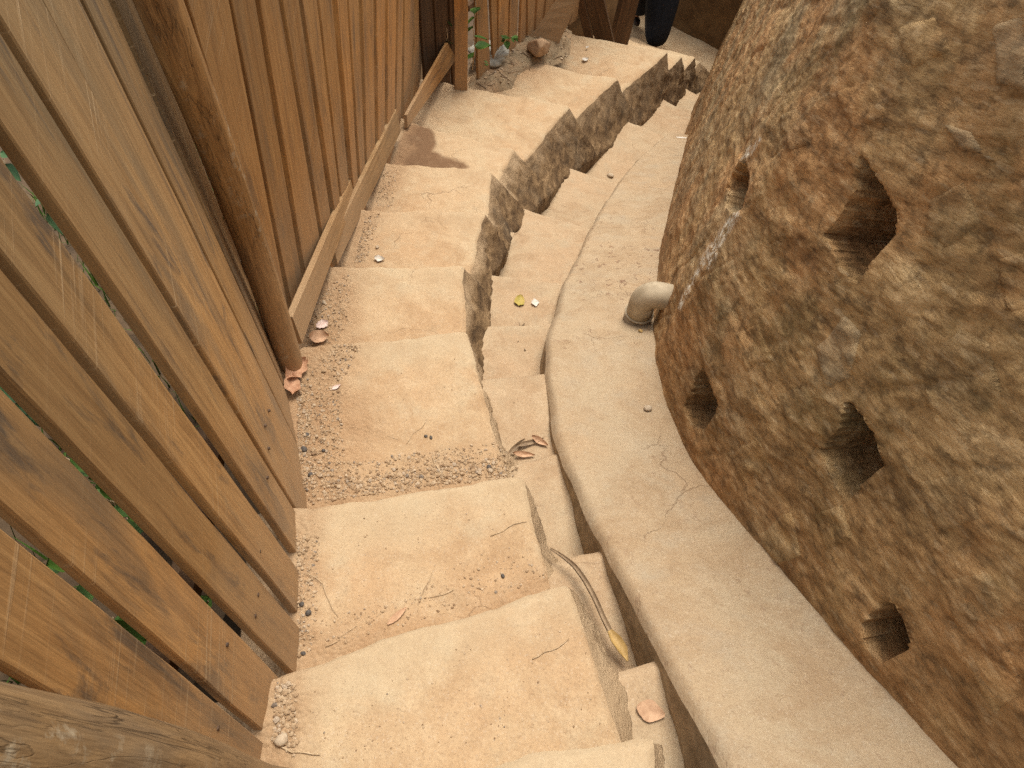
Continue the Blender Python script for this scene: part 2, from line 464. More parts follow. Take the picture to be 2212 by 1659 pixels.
M_PLANK2 = wood_mat('brown_plank', (0.19, 0.088, 0.026), (0.385, 0.192, 0.06), (0.48, 0.262, 0.092), 0.5, 0.6, 0.7, weather_shade=0.4)
M_LOG = wood_mat('round_log', (0.085, 0.047, 0.019), (0.21, 0.125, 0.053), (0.34, 0.215, 0.10), 0.5, 0.0, 0.3, weather_shade=0.3, cracks=0.9)
M_POST = wood_mat('brown_log', (0.09, 0.043, 0.014), (0.27, 0.14, 0.046), (0.41, 0.23, 0.088), 0.35, 0.0, 0.6, cracks=0.5)
M_BOARD = wood_mat('dusty_board', (0.20, 0.115, 0.05), (0.30, 0.19, 0.09), (0.38, 0.25, 0.13), 0.2, 0.1, 0.75)
M_DARKWOOD = wood_mat('dark_board', (0.035, 0.018, 0.008), (0.085, 0.042, 0.018), (0.15, 0.08, 0.035), 0.3, 0.1, 0.1)
M_GRAVEL = None

def gravel_mat():
    t = NT('gravel'); g = t.node('ShaderNodeNewGeometry')
    col = t.ramp(g.outputs['Random Per Island'], [(0.0, (0.20, 0.125, 0.07)), (0.12, (0.30, 0.20, 0.115)), (0.5, (0.38, 0.265, 0.155)), (0.8, (0.44, 0.33, 0.215)), (0.95, (0.36, 0.28, 0.20)), (1.0, (0.17, 0.135, 0.105))])
    return t.done(col, 0.9)
M_GRAVEL = gravel_mat()
M_PEBBLE = plain_mat('dark_pebble', (0.045, 0.038, 0.033), (0.125, 0.108, 0.092), 160, 0.7, 0.3)
M_LIGHTSTONE = plain_mat('pale_stone', (0.36, 0.27, 0.18), (0.5, 0.4, 0.28), 60, 0.9, 0.4)
M_ROCK = plain_mat('red_rock', (0.28, 0.175, 0.10), (0.40, 0.265, 0.155), 16, 0.95, 0.8)
M_SOILDARK = soil_mat('loose_brown_soil', (0.17, 0.095, 0.048), (0.135, 0.07, 0.032), (0.20, 0.12, 0.065), 1.4, 0.0, (0.16, 0.09, 0.045))
M_SOILGREY = soil_mat('loose_grey_soil', (0.30, 0.21, 0.115), (0.30, 0.18, 0.095), (0.25, 0.20, 0.125), 1.5, 0.6, (0.17, 0.13, 0.08))
M_GROUND = plain_mat('dark_soil', (0.05, 0.032, 0.018), (0.11, 0.07, 0.038), 8, 0.95, 0.8)
M_PIPE = plain_mat('dusty_plastic', (0.32, 0.25, 0.16), (0.48, 0.39, 0.265), 14, 0.7, 0.15, 0.25)
M_PIPEDIRT = plain_mat('pipe_socket', (0.16, 0.12, 0.08), (0.30, 0.23, 0.15), 25, 0.8, 0.3)
M_STALK = plain_mat('dry_stalk', (0.16, 0.105, 0.06), (0.30, 0.21, 0.125), 40, 0.6, 0.3)
M_STALKTIP = plain_mat('ochre_sheath', (0.30, 0.185, 0.06), (0.44, 0.29, 0.11), 40, 0.6, 0.3)
M_DRYLEAF = plain_mat('dry_leaf', (0.36, 0.21, 0.12), (0.52, 0.33, 0.20), 50, 0.7, 0.3)
M_PINKLEAF = plain_mat('pinkish_leaf', (0.34, 0.165, 0.09), (0.50, 0.29, 0.17), 55, 0.7, 0.3)
M_YELLOWLEAF = plain_mat('yellow_leaf', (0.30, 0.25, 0.05), (0.42, 0.30, 0.08), 30, 0.6, 0.2)
M_PAPER = plain_mat('paper_scrap', (0.52, 0.47, 0.39), (0.66, 0.60, 0.52), 60, 0.9, 0.2)
M_PINKPAPER = plain_mat('pink_scrap', (0.55, 0.40, 0.34), (0.66, 0.52, 0.45), 60, 0.9, 0.2)
M_BAG = plain_mat('grey_plastic', (0.22, 0.205, 0.165), (0.38, 0.36, 0.30), 30, 0.55, 0.6, 0.3)
M_TWIG = plain_mat('twig', (0.36, 0.25, 0.14), (0.54, 0.41, 0.26), 80, 0.8, 0.2)
M_LEAF = leaf_mat('green_leaf', (0.035, 0.085, 0.012), (0.075, 0.15, 0.02))
M_LEAFB = leaf_mat('blue_green_leaf', (0.03, 0.075, 0.028), (0.06, 0.12, 0.04))
M_MUDWALL = plain_mat('mud_wall', (0.10, 0.053, 0.02), (0.175, 0.10, 0.04), 6, 0.95, 0.6)
M_BLACK = plain_mat('black_cloth', (0.006, 0.007, 0.010), (0.012, 0.014, 0.020), 30, 0.85, 0.3)
M_SHIRT = plain_mat('dark_shirt', (0.02, 0.02, 0.03), (0.035, 0.035, 0.05), 30, 0.85, 0.2)
M_SKIN = plain_mat('brown_skin', (0.30, 0.15, 0.085), (0.36, 0.19, 0.11), 30, 0.55, 0.05)
M_HAIR = plain_mat('black_hair', (0.008, 0.007, 0.006), (0.02, 0.017, 0.014), 80, 0.6, 0.4)
M_SANDAL = plain_mat('dark_sandal', (0.018, 0.012, 0.01), (0.04, 0.025, 0.018), 40, 0.7, 0.2)

# ================================================================== STAIRWAY
# nosing of each step: left and right pixel of the reference, height
ZK = {0: .60, 1: .40, 2: .20, 3: 0.0, 4: -.20, 5: -.40, 6: -.60, 7: -.80, 8: -1.0, 9: -1.2, 10: -1.4, 11: -1.66, 12: -1.90, 13: -2.12}
NPX = {0: ((1040, 1672), (1405, 1578)), 1: ((590, 1462), (1225, 1253)), 2: ((645, 1100), (1130, 1030)), 3: ((690, 748), (1006, 716)),
       4: ((720, 573), (1004, 571)), 5: ((790, 450), (1050, 455)), 6: ((845, 350), (1066, 364)), 7: ((890, 263), (1113, 322)),
       8: ((946, 178), (1233, 224)), 9: ((1130, 130), (1334, 168)), 10: ((1235, 70), (1442, 110)), 11: ((1300, 72), (1476, 118)), 12: ((1350, 82), (1503, 122)), 13: ((1390, 88), (1514, 131))}
NW = {k: (P(*l, ZK[k]), P(*r, ZK[k])) for k, (l, r) in NPX.items()}
NW[0] = (NW[0][1] + unit(NW[0][0] - NW[0][1]) * 0.68, NW[0][1])
for k in (-1, -2):   # two more steps behind the photographer's feet
    NW[k] = (NW[0][0] + np.array([0.0, 0.40 * k, -0.2 * k]), NW[0][1] + np.array([-0.02 * k, 0.40 * k, -0.2 * k]))
    ZK[k] = .6 - .2 * k

# foot of the stairway's cut side where it meets the channel
SIDE_PX = [(1415, 1620, .50), (1312, 1412, .30), (1236, 1260, .25), (1192, 1200, .06), (1136, 1024, .05), (1100, 975, -.07), (1044, 838, -.05), (1043, 800, -.27), (1055, 695, -.29),
           (1064, 598, -.47), (1110, 505, -.75), (1167, 440, -1.0), (1240, 368, -1.25), (1314, 322, -1.45), (1378, 268, -1.60), (1426, 250, -1.80), (1481, 206, -2.05), (1502, 196, -2.25)]
SIDE = np.array([P(u, v, z) for u, v, z in SIDE_PX])
SIDE = SIDE[np.argsort(SIDE[:, 1])]
SIDE = np.vstack([[SIDE[0] + np.array([0.06, -1.2, 0.5])], SIDE, [SIDE[-1] + np.array([1.0, 1.0, -.35])]])
def side_foot(y):
    return np.stack([np.interp(y, SIDE[:, 1], SIDE[:, 0]), np.interp(y, SIDE[:, 1], SIDE[:, 2])], -1)

stairway = empty('stairway'); tag(stairway, kind='structure')
STEPTOP = {}
def build_step(k, left_ext=0.12, dirt_w=0.22, dirt_far=0.0, dirt_amt=1.0):
    (A, B), (D, C) = NW[k - 1], NW[k]
    A = A.copy(); B = B.copy(); C = C.copy(); D = D.copy()
    for q in (A, B, C, D): q[2] = ZK[k]
    back = unit((A - D) + (B - C)) * 0.05
    A = A + back; B = B + back
    A = A + unit(A - B) * left_ext; D = D + unit(D - C) * left_ext
    ln = np.linalg.norm(C - B); wd = np.linalg.norm(C - D)
    nu, nv = max(40, int(wd / .009)), max(30, int(ln / .009))
    if k > 8: nu, nv = nu // 2, nv // 2
    u = np.linspace(0, 1, nu)[None, :]; v = np.linspace(0, 1, nv)[:, None]
    base = ((1 - v) * (1 - u))[..., None] * A + ((1 - v) * u)[..., None] * B + (v * u)[..., None] * C + (v * (1 - u))[..., None] * D
    fdir = unit((D - A) + (C - B)); rdir = unit((C - D) + (B - A))
    # irregular worn nosing and chipped right edge
    pe = np.stack([np.broadcast_to(u, (nv, nu)) * wd * 5, np.full((nv, nu), k * 3.1), np.zeros((nv, nu))], -1)
    e = fbm(pe, 31 + k, 5, 0.58) * (0.026 if k < 4 else 0.04)
    pr = np.stack([np.broadcast_to(v, (nv, nu)) * ln * 7, np.full((nv, nu), k * 5.7), np.ones((nv, nu))], -1)
    g = fbm(pr, 57 + k, 5, 0.6) * 0.020
    V = base + fdir * (e * v ** 3)[..., None] + rdir * (g * u ** 6)[..., None]
    n1 = fbm(V * 7.0, 5, 4); n2 = fbm(V * 34.0, 9, 3)
    df = (1 - v) * ln + 0 * u; dr = (1 - u) * wd + 0 * v
    z = 0.012 * (1 - v) + n1 * 0.006 + n2 * 0.0022 - 0.006 * np.sin(np.pi * np.clip(u, 0, 1)) * (0.4 + 0.6 * v)
    rr = 0.018 * (1 + 0.9 * fbm(pe * 1.7, 3, 3)); z = z - 0.013 * np.clip(1 - df / rr, 0, 1) ** 2
    rs = 0.018 * (1 + 1.0 * fbm(pr * 1.9, 8, 3)); z = z - 0.013 * np.clip(1 - dr / rs, 0, 1) ** 2
    lx = (u * wd) + 0 * v - left_ext                       # metres from the fence line
    nl = fbm(V * 11.0, 21, 4)
    dm = np.clip(1.25 - (lx + nl * 0.10) / max(dirt_w, 1e-3), 0, 1) if dirt_w > 0 else np.zeros_like(lx)
    if dirt_far > 0: dm = np.maximum(dm, np.clip(1.2 - (ln - df - 0.05 + nl * 0.10) / dirt_far, 0, 1))
    # dirt also gathers at the foot of the riser behind
    dm = np.clip(dm * dirt_amt, 0, 1)
    z = z + 0.014 * dm * (0.6 + 0.6 * fbm(V * 60.0, 14, 2))
    V[..., 2] += z
    STEPTOP[k] = V
    worn = np.clip(1.25 - df / 0.13 + 0.95 * fbm(V * 9.0, 88 + k, 5), 0, 1) * (0.8 if k < 4 else 0.4)
    brown = np.zeros(V.shape[:2])
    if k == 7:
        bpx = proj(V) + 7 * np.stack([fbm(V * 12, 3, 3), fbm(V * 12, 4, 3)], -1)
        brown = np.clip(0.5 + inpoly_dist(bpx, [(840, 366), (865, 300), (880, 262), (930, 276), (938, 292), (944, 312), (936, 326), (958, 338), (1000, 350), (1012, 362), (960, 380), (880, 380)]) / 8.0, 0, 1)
    mb_v = [V.reshape(-1, 3)]; faces = [grid_faces(nv, nu)]; mi = [np.zeros((nv - 1) * (nu - 1))]; at = [dm.ravel()]
    n0 = nv * nu
    # right side down to the channel
    ns = 18
    top = V[:, -1]
    ft = side_foot(top[:, 1])
    fz = np.minimum(ft[:, 1], top[:, 2] - 0.02)
    bot = np.stack([np.maximum(ft[:, 0], top[:, 0] + 0.004), top[:, 1], fz], -1)
    w = np.linspace(0, 1, ns - 2)[:, None, None]
    S = top[None] * (1 - w) + bot[None] * w
    S = np.concatenate([S, bot[None] - np.array([0, 0, .12]), bot[None] - np.array([0, 0, .30])], 0)
    w = np.linspace(0, 1, ns)[:, None, None]
    nn = fbm(S * np.array([9, 9, 16.0]), 77, 5, 0.62)
    S = S + (rdir * 0.030)[None, None] * (nn * np.clip(w[..., 0] * 6, 0, 1))[..., None]
    spill = np.clip(1.15 - w[..., 0] * (3.2 + 0 * S[..., 0]) + 1.3 * fbm(S * 16.0, 79, 4), 0, 1) * (0.9 if 3 < k < 8 else 0.45)
    if k <= 3: spill = np.full(S.shape[:2], 0.9) + 0.1 * nn
    spill = spill.T.ravel()
    S = S.transpose(1, 0, 2)
    mb_v.append(S.reshape(-1, 3)); faces.append(grid_faces(nv, ns, n0)); mi.append(np.ones((nv - 1) * (ns - 1))); at.append(spill); n0 += nv * ns
    # riser
    top = V[-1]
    w = np.linspace(0, 1, 8)[:, None, None]
    bot = top + np.array([0, 0, -0.34]) + fdir * 0.01
    Rr = top[None] * (1 - w) + bot[None] * w
    Rr = Rr + fdir * (fbm(Rr * 14, 6, 4) * 0.012 * np.clip(w[..., 0] * 5, 0, 1))[..., None]
    mb_v.append(Rr.reshape(-1, 3)); faces.append(grid_faces(8, nu, n0)); mi.append(np.zeros(7 * (nu - 1))); at.append(np.zeros(8 * nu)); n0 += 8 * nu
    # left face
    top = V[:, 0]; Lf = np.stack([top, top + np.array([0, 0, -0.34])], 1)
    mb_v.append(Lf.reshape(-1, 3)); faces.append(grid_faces(nv, 2, n0, True)); mi.append(np.zeros(nv - 1)); at.append(np.ones(nv * 2))
    o = mk('step', np.concatenate(mb_v), np.concatenate(faces), [M_STEP, M_SIDE], stairway, True, np.concatenate(mi), {'dirt': np.concatenate(at), 'brown': np.concatenate([brown.ravel(), np.zeros(n0 + 2 * nv - brown.size)]), 'worn': np.concatenate([worn.ravel(), np.zeros(n0 + 2 * nv - worn.size)])})
    return o

DIRT = {-1: (.12, 0, .8), 0: (.10, 0, .8), 1: (.10, 0, .8), 2: (.07, .12, .7), 3: (.17, .22, .9), 4: (.12, 0, .8), 5: (.10, 0, .7), 6: (.09, 0, .7), 7: (.05, 0, .6), 8: (.16, 0, .5), 9: (.30, 0, .8), 10: (.12, 0, .6)}
for k in range(-1, 14):
    w_, f_, a_ = DIRT.get(k, (0.06, 0, .4))
    build_step(k, dirt_w=w_, dirt_far=f_, dirt_amt=a_)

def step_z(k, x, y):
    V = STEPTOP[k]
    d = (V[..., 0] - x) ** 2 + (V[..., 1] - y) ** 2
    return float(V.reshape(-1, 3)[d.argmin(), 2])

# ================================================================== CHANNEL, LEDGE
CH = [  # nosing left px, right px, height of the tread that ends there
    ((1340, 1445), (1428, 1418), .385), ((1212, 1206), (1305, 1184), .195), ((1100, 993), (1205, 978), -.005), ((1036, 816), (1178, 800), -.075),
    ((1052, 690), (1192, 694), -.27), ((1060, 588), (1215, 604), -.45), ((1112, 497), (1262, 518), -.72), ((1160, 452), (1275, 492), -.86),
    ((1238, 362), (1335, 392), -1.20), ((1374, 265), (1440, 292), -1.50), ((1462, 226), (1500, 246), -1.75), ((1496, 196), (1528, 210), -2.05)]
CHW = [(P(*a, z), P(*b, z), z) for a, b, z in CH]
_p0 = CHW[0]
CHW = [(_p0[0] + np.array([.10, -.34, .2]), _p0[1] + np.array([.10, -.34, .2]), _p0[2] + .2)] + CHW
CHW = [(CHW[0][0] + np.array([.10, -.40, .2]), CHW[0][1] + np.array([.10, -.40, .2]), CHW[0][2] + .2)] + CHW

channel = empty('drain_channel'); tag(channel, kind='structure')
CHTOP = []
for i in range(1, len(CHW)):
    A, B, _ = CHW[i - 1]; D, C, z = CHW[i]
    A, B, C, D = [q.copy() for q in (A, B, C, D)]
    for q in (A, B, C, D): q[2] = z
    back = unit((A - D) + (B - C)) * 0.05; A += back; B += back
    r = unit((B - A) + (C - D))
    ext = 0.10 if i < 11 else 0.4
    lx_ = 0.10 if i < 6 else 0.14
    A -= r * lx_; D -= r * lx_; B += r * ext; C += r * ext
    wd, ln = np.linalg.norm(C - D), np.linalg.norm(C - B)
    nu, nv = max(24, int(wd / .009)), max(20, int(ln / .009))
    u = np.linspace(0, 1, nu)[None, :]; v = np.linspace(0, 1, nv)[:, None]
    V = ((1 - v) * (1 - u))[..., None] * A + ((1 - v) * u)[..., None] * B + (v * u)[..., None] * C + (v * (1 - u))[..., None] * D
    fd = unit((D - A) + (C - B))
    pe = np.stack([np.broadcast_to(u, (nv, nu)) * wd * 7, np.full((nv, nu), i * 2.3), np.zeros((nv, nu))], -1)
    V = V + fd * (fbm(pe, 91 + i, 4) * 0.016 * v ** 3)[..., None]
    df = (1 - v) * ln + 0 * u
    V[..., 2] += (0.0 if i < 3 else 0.05 if i < 6 else (0.10 if i > 8 else 0.03)) * (1 - v) + fbm(V * 9, 41, 4) * 0.009 + fbm(V * 40, 43, 3) * 0.002 - 0.016 * np.clip(1 - df / 0.022, 0, 1) ** 2 - 0.01 * np.sin(np.pi * u)
    CHTOP.append(V)
    w = np.linspace(0, 1, 7)[:, None, None]
    Rr = V[-1][None] * (1 - w) + (V[-1] + np.array([0, 0, -0.30]))[None] * w
    Rr = Rr + fd * (fbm(Rr * 14, 16, 4) * 0.012 * np.clip(w[..., 0] * 5, 0, 1))[..., None]
    vs = np.concatenate([V.reshape(-1, 3), Rr.reshape(-1, 3)])
    fs = np.concatenate([grid_faces(nv, nu), grid_faces(7, nu, nv * nu)])
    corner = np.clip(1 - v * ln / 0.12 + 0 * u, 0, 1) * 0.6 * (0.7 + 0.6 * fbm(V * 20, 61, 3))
    Lf = np.stack([V[:, 0], V[:, 0] - np.array([0, 0, .3])], 1)
    vs = np.concatenate([vs, Lf.reshape(-1, 3)]); fs = np.concatenate([fs, grid_faces(nv, 2, nv * nu + 7 * nu, True)])
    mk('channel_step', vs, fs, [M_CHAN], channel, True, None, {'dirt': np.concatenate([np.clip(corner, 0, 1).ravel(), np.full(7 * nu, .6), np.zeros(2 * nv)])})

LEDGE_L = np.array([P(u, v, z) for u, v, z in [(1565, 1659, .58), (1425, 1414, .405), (1345, 1270, .30), (1303, 1180, .215), (1240, 1050, .085), (1205, 974, .015), (1184, 880, -.03), (1178, 797, -.06), (1182, 720, -.16),
                                                 (1194, 690, -.235), (1215, 610, -.41), (1245, 556, -.56), (1264, 515, -.69), (1290, 465, -.86), (1338, 388, -1.18), (1380, 340, -1.32), (1440, 290, -1.48)]])
WALL_B = np.array([P(u, v, z) for u, v, z in [(2060, 1659, .60), (1805, 1380, .44), (1640, 1180, .27), (1545, 1072, .15), (1490, 1000, .07), (1430, 880, -.03), (1407, 770, -.06), (1402, 700, -.18), (1420, 560, -.46),
                                                (1450, 420, -.95), (1482, 300, -1.44), (1502, 222, -1.78), (1536, 150, -2.12), (1566, 75, -2.28), (1602, -20, -2.36)]])
def ext_curve(c, y0):
    d = (c[0] - c[1]) / (c[0][1] - c[1][1])
    return np.vstack([[c[0] + d * (y0 - c[0][1])], c])
WALL_B[:, :] = WALL_B[np.argsort(WALL_B[:, 1])]
LEDGE_L = ext_curve(LEDGE_L, -1.3); WALL_B = ext_curve(WALL_B, -1.6)
def smooth_curve(c, y, k=9):
    o = np.stack([np.interp(y, c[:, 1], c[:, i]) for i in range(3)], -1)
    ker = np.ones(k) / k
    for i in (0, 2):
        p = np.pad(o[:, i], k // 2, mode='reflect', reflect_type='odd')
        o[:, i] = np.convolve(p, ker, 'valid')
    o[:, 1] = y
    return o
yl = np.linspace(-1.0, LEDGE_L[-1, 1], 420)
lc = smooth_curve(LEDGE_L, yl, 15); wc = smooth_curve(WALL_B, yl, 15)
wc[:, 0] += 0.06
nc = 70
u = np.linspace(0, 1, nc)[None, :]
V = np.empty((len(yl), nc, 3))
wlen = (wc[:, 0] - lc[:, 0])[:, None]
V[..., 0] = lc[:, 0][:, None] + u * wlen
V[..., 1] = yl[:, None]
V[..., 2] = lc[:, 2][:, None] * (1 - u) + (wc[:, 2] + 0.0)[:, None] * u
dl = u * wlen
edge = 0.028 + 0.010 * fbm(np.stack([yl * 6, yl * 0, yl * 0], -1), 71, 3)[:, None]
V[..., 2] += 0.012 + fbm(V * 4.0, 51, 4) * 0.013 + fbm(V * 36.0, 53, 3) * 0.0022 - 0.030 * np.clip(1 - dl / edge, 0, 1) ** 2.2
V[..., 0] += (fbm(np.stack([yl * 8, yl * 0, yl * 0 + 4], -1), 72, 4) * 0.010)[:, None] * (1 - u) ** 4
w = np.linspace(0, 1, 10)[:, None, None]
top = V[:, 0]
bot = top + np.array([-0.012, 0, -0.34])
S = (top[None] * (1 - w) + bot[None] * w)
S[..., 0] += fbm(S * 12, 81, 4) * 0.010 * np.clip(w[..., 0] * 4, 0, 1)
S = S.transpose(1, 0, 2)
E_ = np.stack([V[-1], V[-1] + np.array([0, 0.02, -0.4])], 0)
vs = np.concatenate([V.reshape(-1, 3), S.reshape(-1, 3), E_.reshape(-1, 3)])
n1_ = len(yl) * nc; n2_ = n1_ + len(yl) * 10
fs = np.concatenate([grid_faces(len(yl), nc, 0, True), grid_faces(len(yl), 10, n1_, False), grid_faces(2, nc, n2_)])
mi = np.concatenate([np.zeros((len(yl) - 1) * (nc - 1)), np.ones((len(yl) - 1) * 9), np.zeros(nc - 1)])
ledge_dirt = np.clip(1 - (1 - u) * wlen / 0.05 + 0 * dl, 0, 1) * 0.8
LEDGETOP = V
ledge = mk('ledge', vs, fs, [M_LEDGE, M_LEDGE_SIDE], None, True, mi, {'dirt': np.concatenate([ledge_dirt.ravel(), np.zeros(len(vs) - n1_)]), 'pitted': np.concatenate([np.broadcast_to(np.clip(1.2 - np.abs(yl - 2.5) / .75, 0, 1)[:, None], V.shape[:2]).ravel(), np.zeros(len(vs) - n1_)])})
tag(ledge, kind='structure')

# ================================================================== RETAINING WALL
yw = np.concatenate([np.linspace(-1.4, 2.2, 420, endpoint=False), np.linspace(2.2, WALL_B[-1, 1] + 0.0, 260)])
wb = smooth_curve(WALL_B, yw, 11)
tan = np.gradient(wb[:, :2], axis=0); tan /= np.linalg.norm(tan, axis=1)[:, None]
nrm = np.stack([tan[:, 1], -tan[:, 0]], -1)            # points into the hill (+x side)
HW, BAT = 1.80, math.radians(9)
nt = 270
t_ = np.linspace(0, 1, nt)[None, :]
tt = t_ * HW - 0.15
W = np.empty((len(yw), nt, 3))
W[..., 0] = wb[:, 0][:, None] + nrm[:, 0][:, None] * tt * math.sin(BAT)
W[..., 1] = wb[:, 1][:, None] + nrm[:, 1][:, None] * tt * math.sin(BAT)
W[..., 2] = wb[:, 2][:, None] + tt * math.cos(BAT)
N3 = np.concatenate([nrm * math.cos(BAT), np.full((len(yw), 1), -math.sin(BAT))], 1)[:, None, :]
arc = np.concatenate([[0], np.cumsum(np.linalg.norm(np.diff(wb, axis=0), axis=1))])
AR = np.broadcast_to(arc[:, None], tt.shape if tt.shape[0] > 1 else (len(yw), nt)); TT = np.broadcast_to(tt, (len(yw), nt))
# broad lumps, stone cells with smeared joints, ridges running down the dip of the stone
lump = fbm(W * 1.5, 101, 2) * 0.010
tz = (fbm(np.stack([AR * 2.6 + TT * .5, TT * 6.5, AR * 0 + 3], -1), 141, 5, 0.55) * 3.2)
tf = tz - np.floor(tz)
lump = lump + (np.floor(tz) + np.clip((tf - 0.80) / 0.20, 0, 1)) * 0.0028
dip = np.stack([AR * 1.6, (TT + AR * 0.06) * 8.5, AR * 0], -1)
ridge = (1 - np.abs(fbm(dip, 111, 5, 0.55)) * 1.8) * 0.008
cell_p = np.stack([AR * 3.1 + fbm(W * 3, 5, 2) * .35, (TT + 0.33 * AR) * 4.3 + fbm(W * 3.3, 6, 2) * .35], -1)
d1, d2, cid = worley(cell_p, 23)
jd = d2 - d1
joint = np.clip(1 - jd / 0.16, 0, 1) * np.clip(fbm(W * 2.2, 33, 2) * 1.6 + 0.6, 0, 1)
rnd = _hash(cid, cid * 3 + 1, cid * 7 + 2, 4)
fine = fbm(W * np.array([22, 17, 26.0]), 121, 5, 0.62) * 0.0050 + fbm(W * 62.0, 131, 2) * 0.0022
inward = -(lump + ridge * 1.0 + (rnd - .5) * 0.009 * np.clip(jd / 0.2, 0, 1) - joint * 0.004 + fine)
foot_out = np.clip(1 - (TT + 0.0) / 0.16, 0, 1)
inward = inward * (1 - 0.4 * foot_out) + 0.008
# weep holes, traced on the photograph and carried onto the wall face
HOLES = [[(1607, 340), (1617, 370), (1614, 412), (1601, 448), (1580, 464), (1566, 444), (1572, 404), (1588, 366)],
         [(1859, 326), (1885, 375), (1912, 414), (1937, 461), (1930, 512), (1889, 551), (1851, 609), (1818, 578), (1778, 508), (1812, 478), (1845, 420)],
         [(1517, 786), (1534, 829), (1550, 876), (1534, 911), (1511, 933), (1488, 905), (1476, 880), (1496, 835)],
         [(1826, 860), (1855, 892), (1879, 931), (1906, 1005), (1866, 1038), (1826, 1078), (1795, 1030), (1777, 972), (1816, 932)],
         [(1926, 1296), (1948, 1340), (1963, 1388), (1938, 1408), (1902, 1434), (1868, 1394), (1862, 1350), (1886, 1322)]]
HDEPTH = [0.13, 0.20, 0.13, 0.22, 0.15]
W0 = W + N3 * inward[..., None]
px = proj(W0); vis = ((W0 - CAM) @ FW) > 0.2
holemask = np.zeros(inward.shape)
for poly, dp in zip(HOLES, HDEPTH):
    sdist = inpoly_dist(px, poly)
    wob = fbm(W * 16, 7, 3) * 5
    m = np.clip((sdist + wob) / 5.0, 0, 1) * vis
    m = m * m * (3 - 2 * m)
    dd = dp * (1 + 0.2 * fbm(W * 5, 9, 2))
    inward = inward * (1 - m) + m * (dd - 0.0)
    holemask = np.maximum(holemask, m)
# white lime run below the first hole
drip = np.zeros(inward.shape)
for a, b, wd_ in [((1622, 318), (1606, 345), 4), ((1590, 465), (1565, 500), 7), ((1565, 500), (1520, 565), 7), ((1520, 565), (1478, 640), 4), ((1478, 640), (1468, 665), 3), ((1560, 510), (1530, 580), 4), ((1640, 300), (1618, 335), 3)]:
    a, b = np.array(a, float), np.array(b, float); ab = b - a
    tp = np.clip(((px - a) @ ab) / (ab @ ab), 0, 1)
    dist = np.linalg.norm(px - (a + tp[..., None] * ab), axis=-1)
    drip = np.maximum(drip, np.clip(1.5 - dist / (wd_ * 1.3), 0, 1) * vis)
Wf = W + N3 * inward[..., None]
retaining_wall = empty('retaining_wall', (0.6, 1.0, 0.2))
tag(retaining_wall, 'rough brown stone retaining wall with five weep holes beside the cement ledge', 'wall')
ntop = np.stack([Wf[:, -1], Wf[:, -1] + N3[:, 0] * 0.5], 1)
vs = np.concatenate([Wf.reshape(-1, 3), ntop.reshape(-1, 3)])
fs = np.concatenate([grid_faces(len(yw), nt, 0, True), grid_faces(len(yw), 2, len(yw) * nt, True)])
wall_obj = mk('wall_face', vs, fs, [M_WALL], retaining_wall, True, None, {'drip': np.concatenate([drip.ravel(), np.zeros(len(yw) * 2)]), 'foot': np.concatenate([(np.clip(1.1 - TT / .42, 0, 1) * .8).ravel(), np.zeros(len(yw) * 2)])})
# stones that show through the render of the wall: each its own piece, standing a little proud
hmf = np.concatenate([holemask.ravel(), np.zeros(len(yw) * 2)])[fs]
sm_ = (hmf.max(1) - hmf.min(1)) < 0.25
wall_obj.data.polygons.foreach_set('use_smooth', sm_)
STONES = [[(1982, 780), (2072, 700), (2142, 740), (2172, 860), (2082, 950), (2002, 880)], [(1762, 750), (1822, 680), (1862, 720), (1837, 820), (1782, 835)],
          [(1672, 850), (1742, 830), (1767, 880), (1702, 920)], [(1902, 590), (1942, 540), (1992, 620), (1942, 690), (1892, 650)],
          [(2002, 430), (2082, 390), (2122, 480), (2042, 540), (1992, 500)], [(1652, 450), (1702, 440), (1712, 510), (1662, 530)],
          [(1512, 600), (1582, 560), (1612, 640), (1552, 700), (1507, 660)], [(1752, 1110), (1822, 1085), (1842, 1160), (1782, 1190)],
          [(1982, 1040), (2082, 1020), (2122, 1120), (2022, 1160)], [(2142, 60), (2215, 30), (2225, 200), (2152, 180)],
          [(2032, 260), (2102, 285), (2132, 335), (2072, 325)], [(1632, 1150), (1712, 1100), (1732, 1200), (1662, 1230)],
          [(2022, 1250), (2142, 1230), (2182, 1330), (2072, 1380)], [(1582, 720), (1642, 700), (1672, 780), (1612, 800)],
          [(1802, 200), (1882, 170), (1922, 250), (1842, 290)], [(2082, 1430), (2182, 1400), (2215, 1500), (2142, 1545)],
          [(1682, 250), (1732, 230), (1752, 310), (1702, 330)], [(2150, 560), (2230, 540), (2240, 660), (2170, 680)],
          [(1570, 980), (1640, 940), (1670, 1010), (1610, 1050)], [(1930, 60), (2020, 30), (2060, 110), (1970, 150)]]
M_PALE = wall_mat('pale_stone_face', 0.2, 0.2)
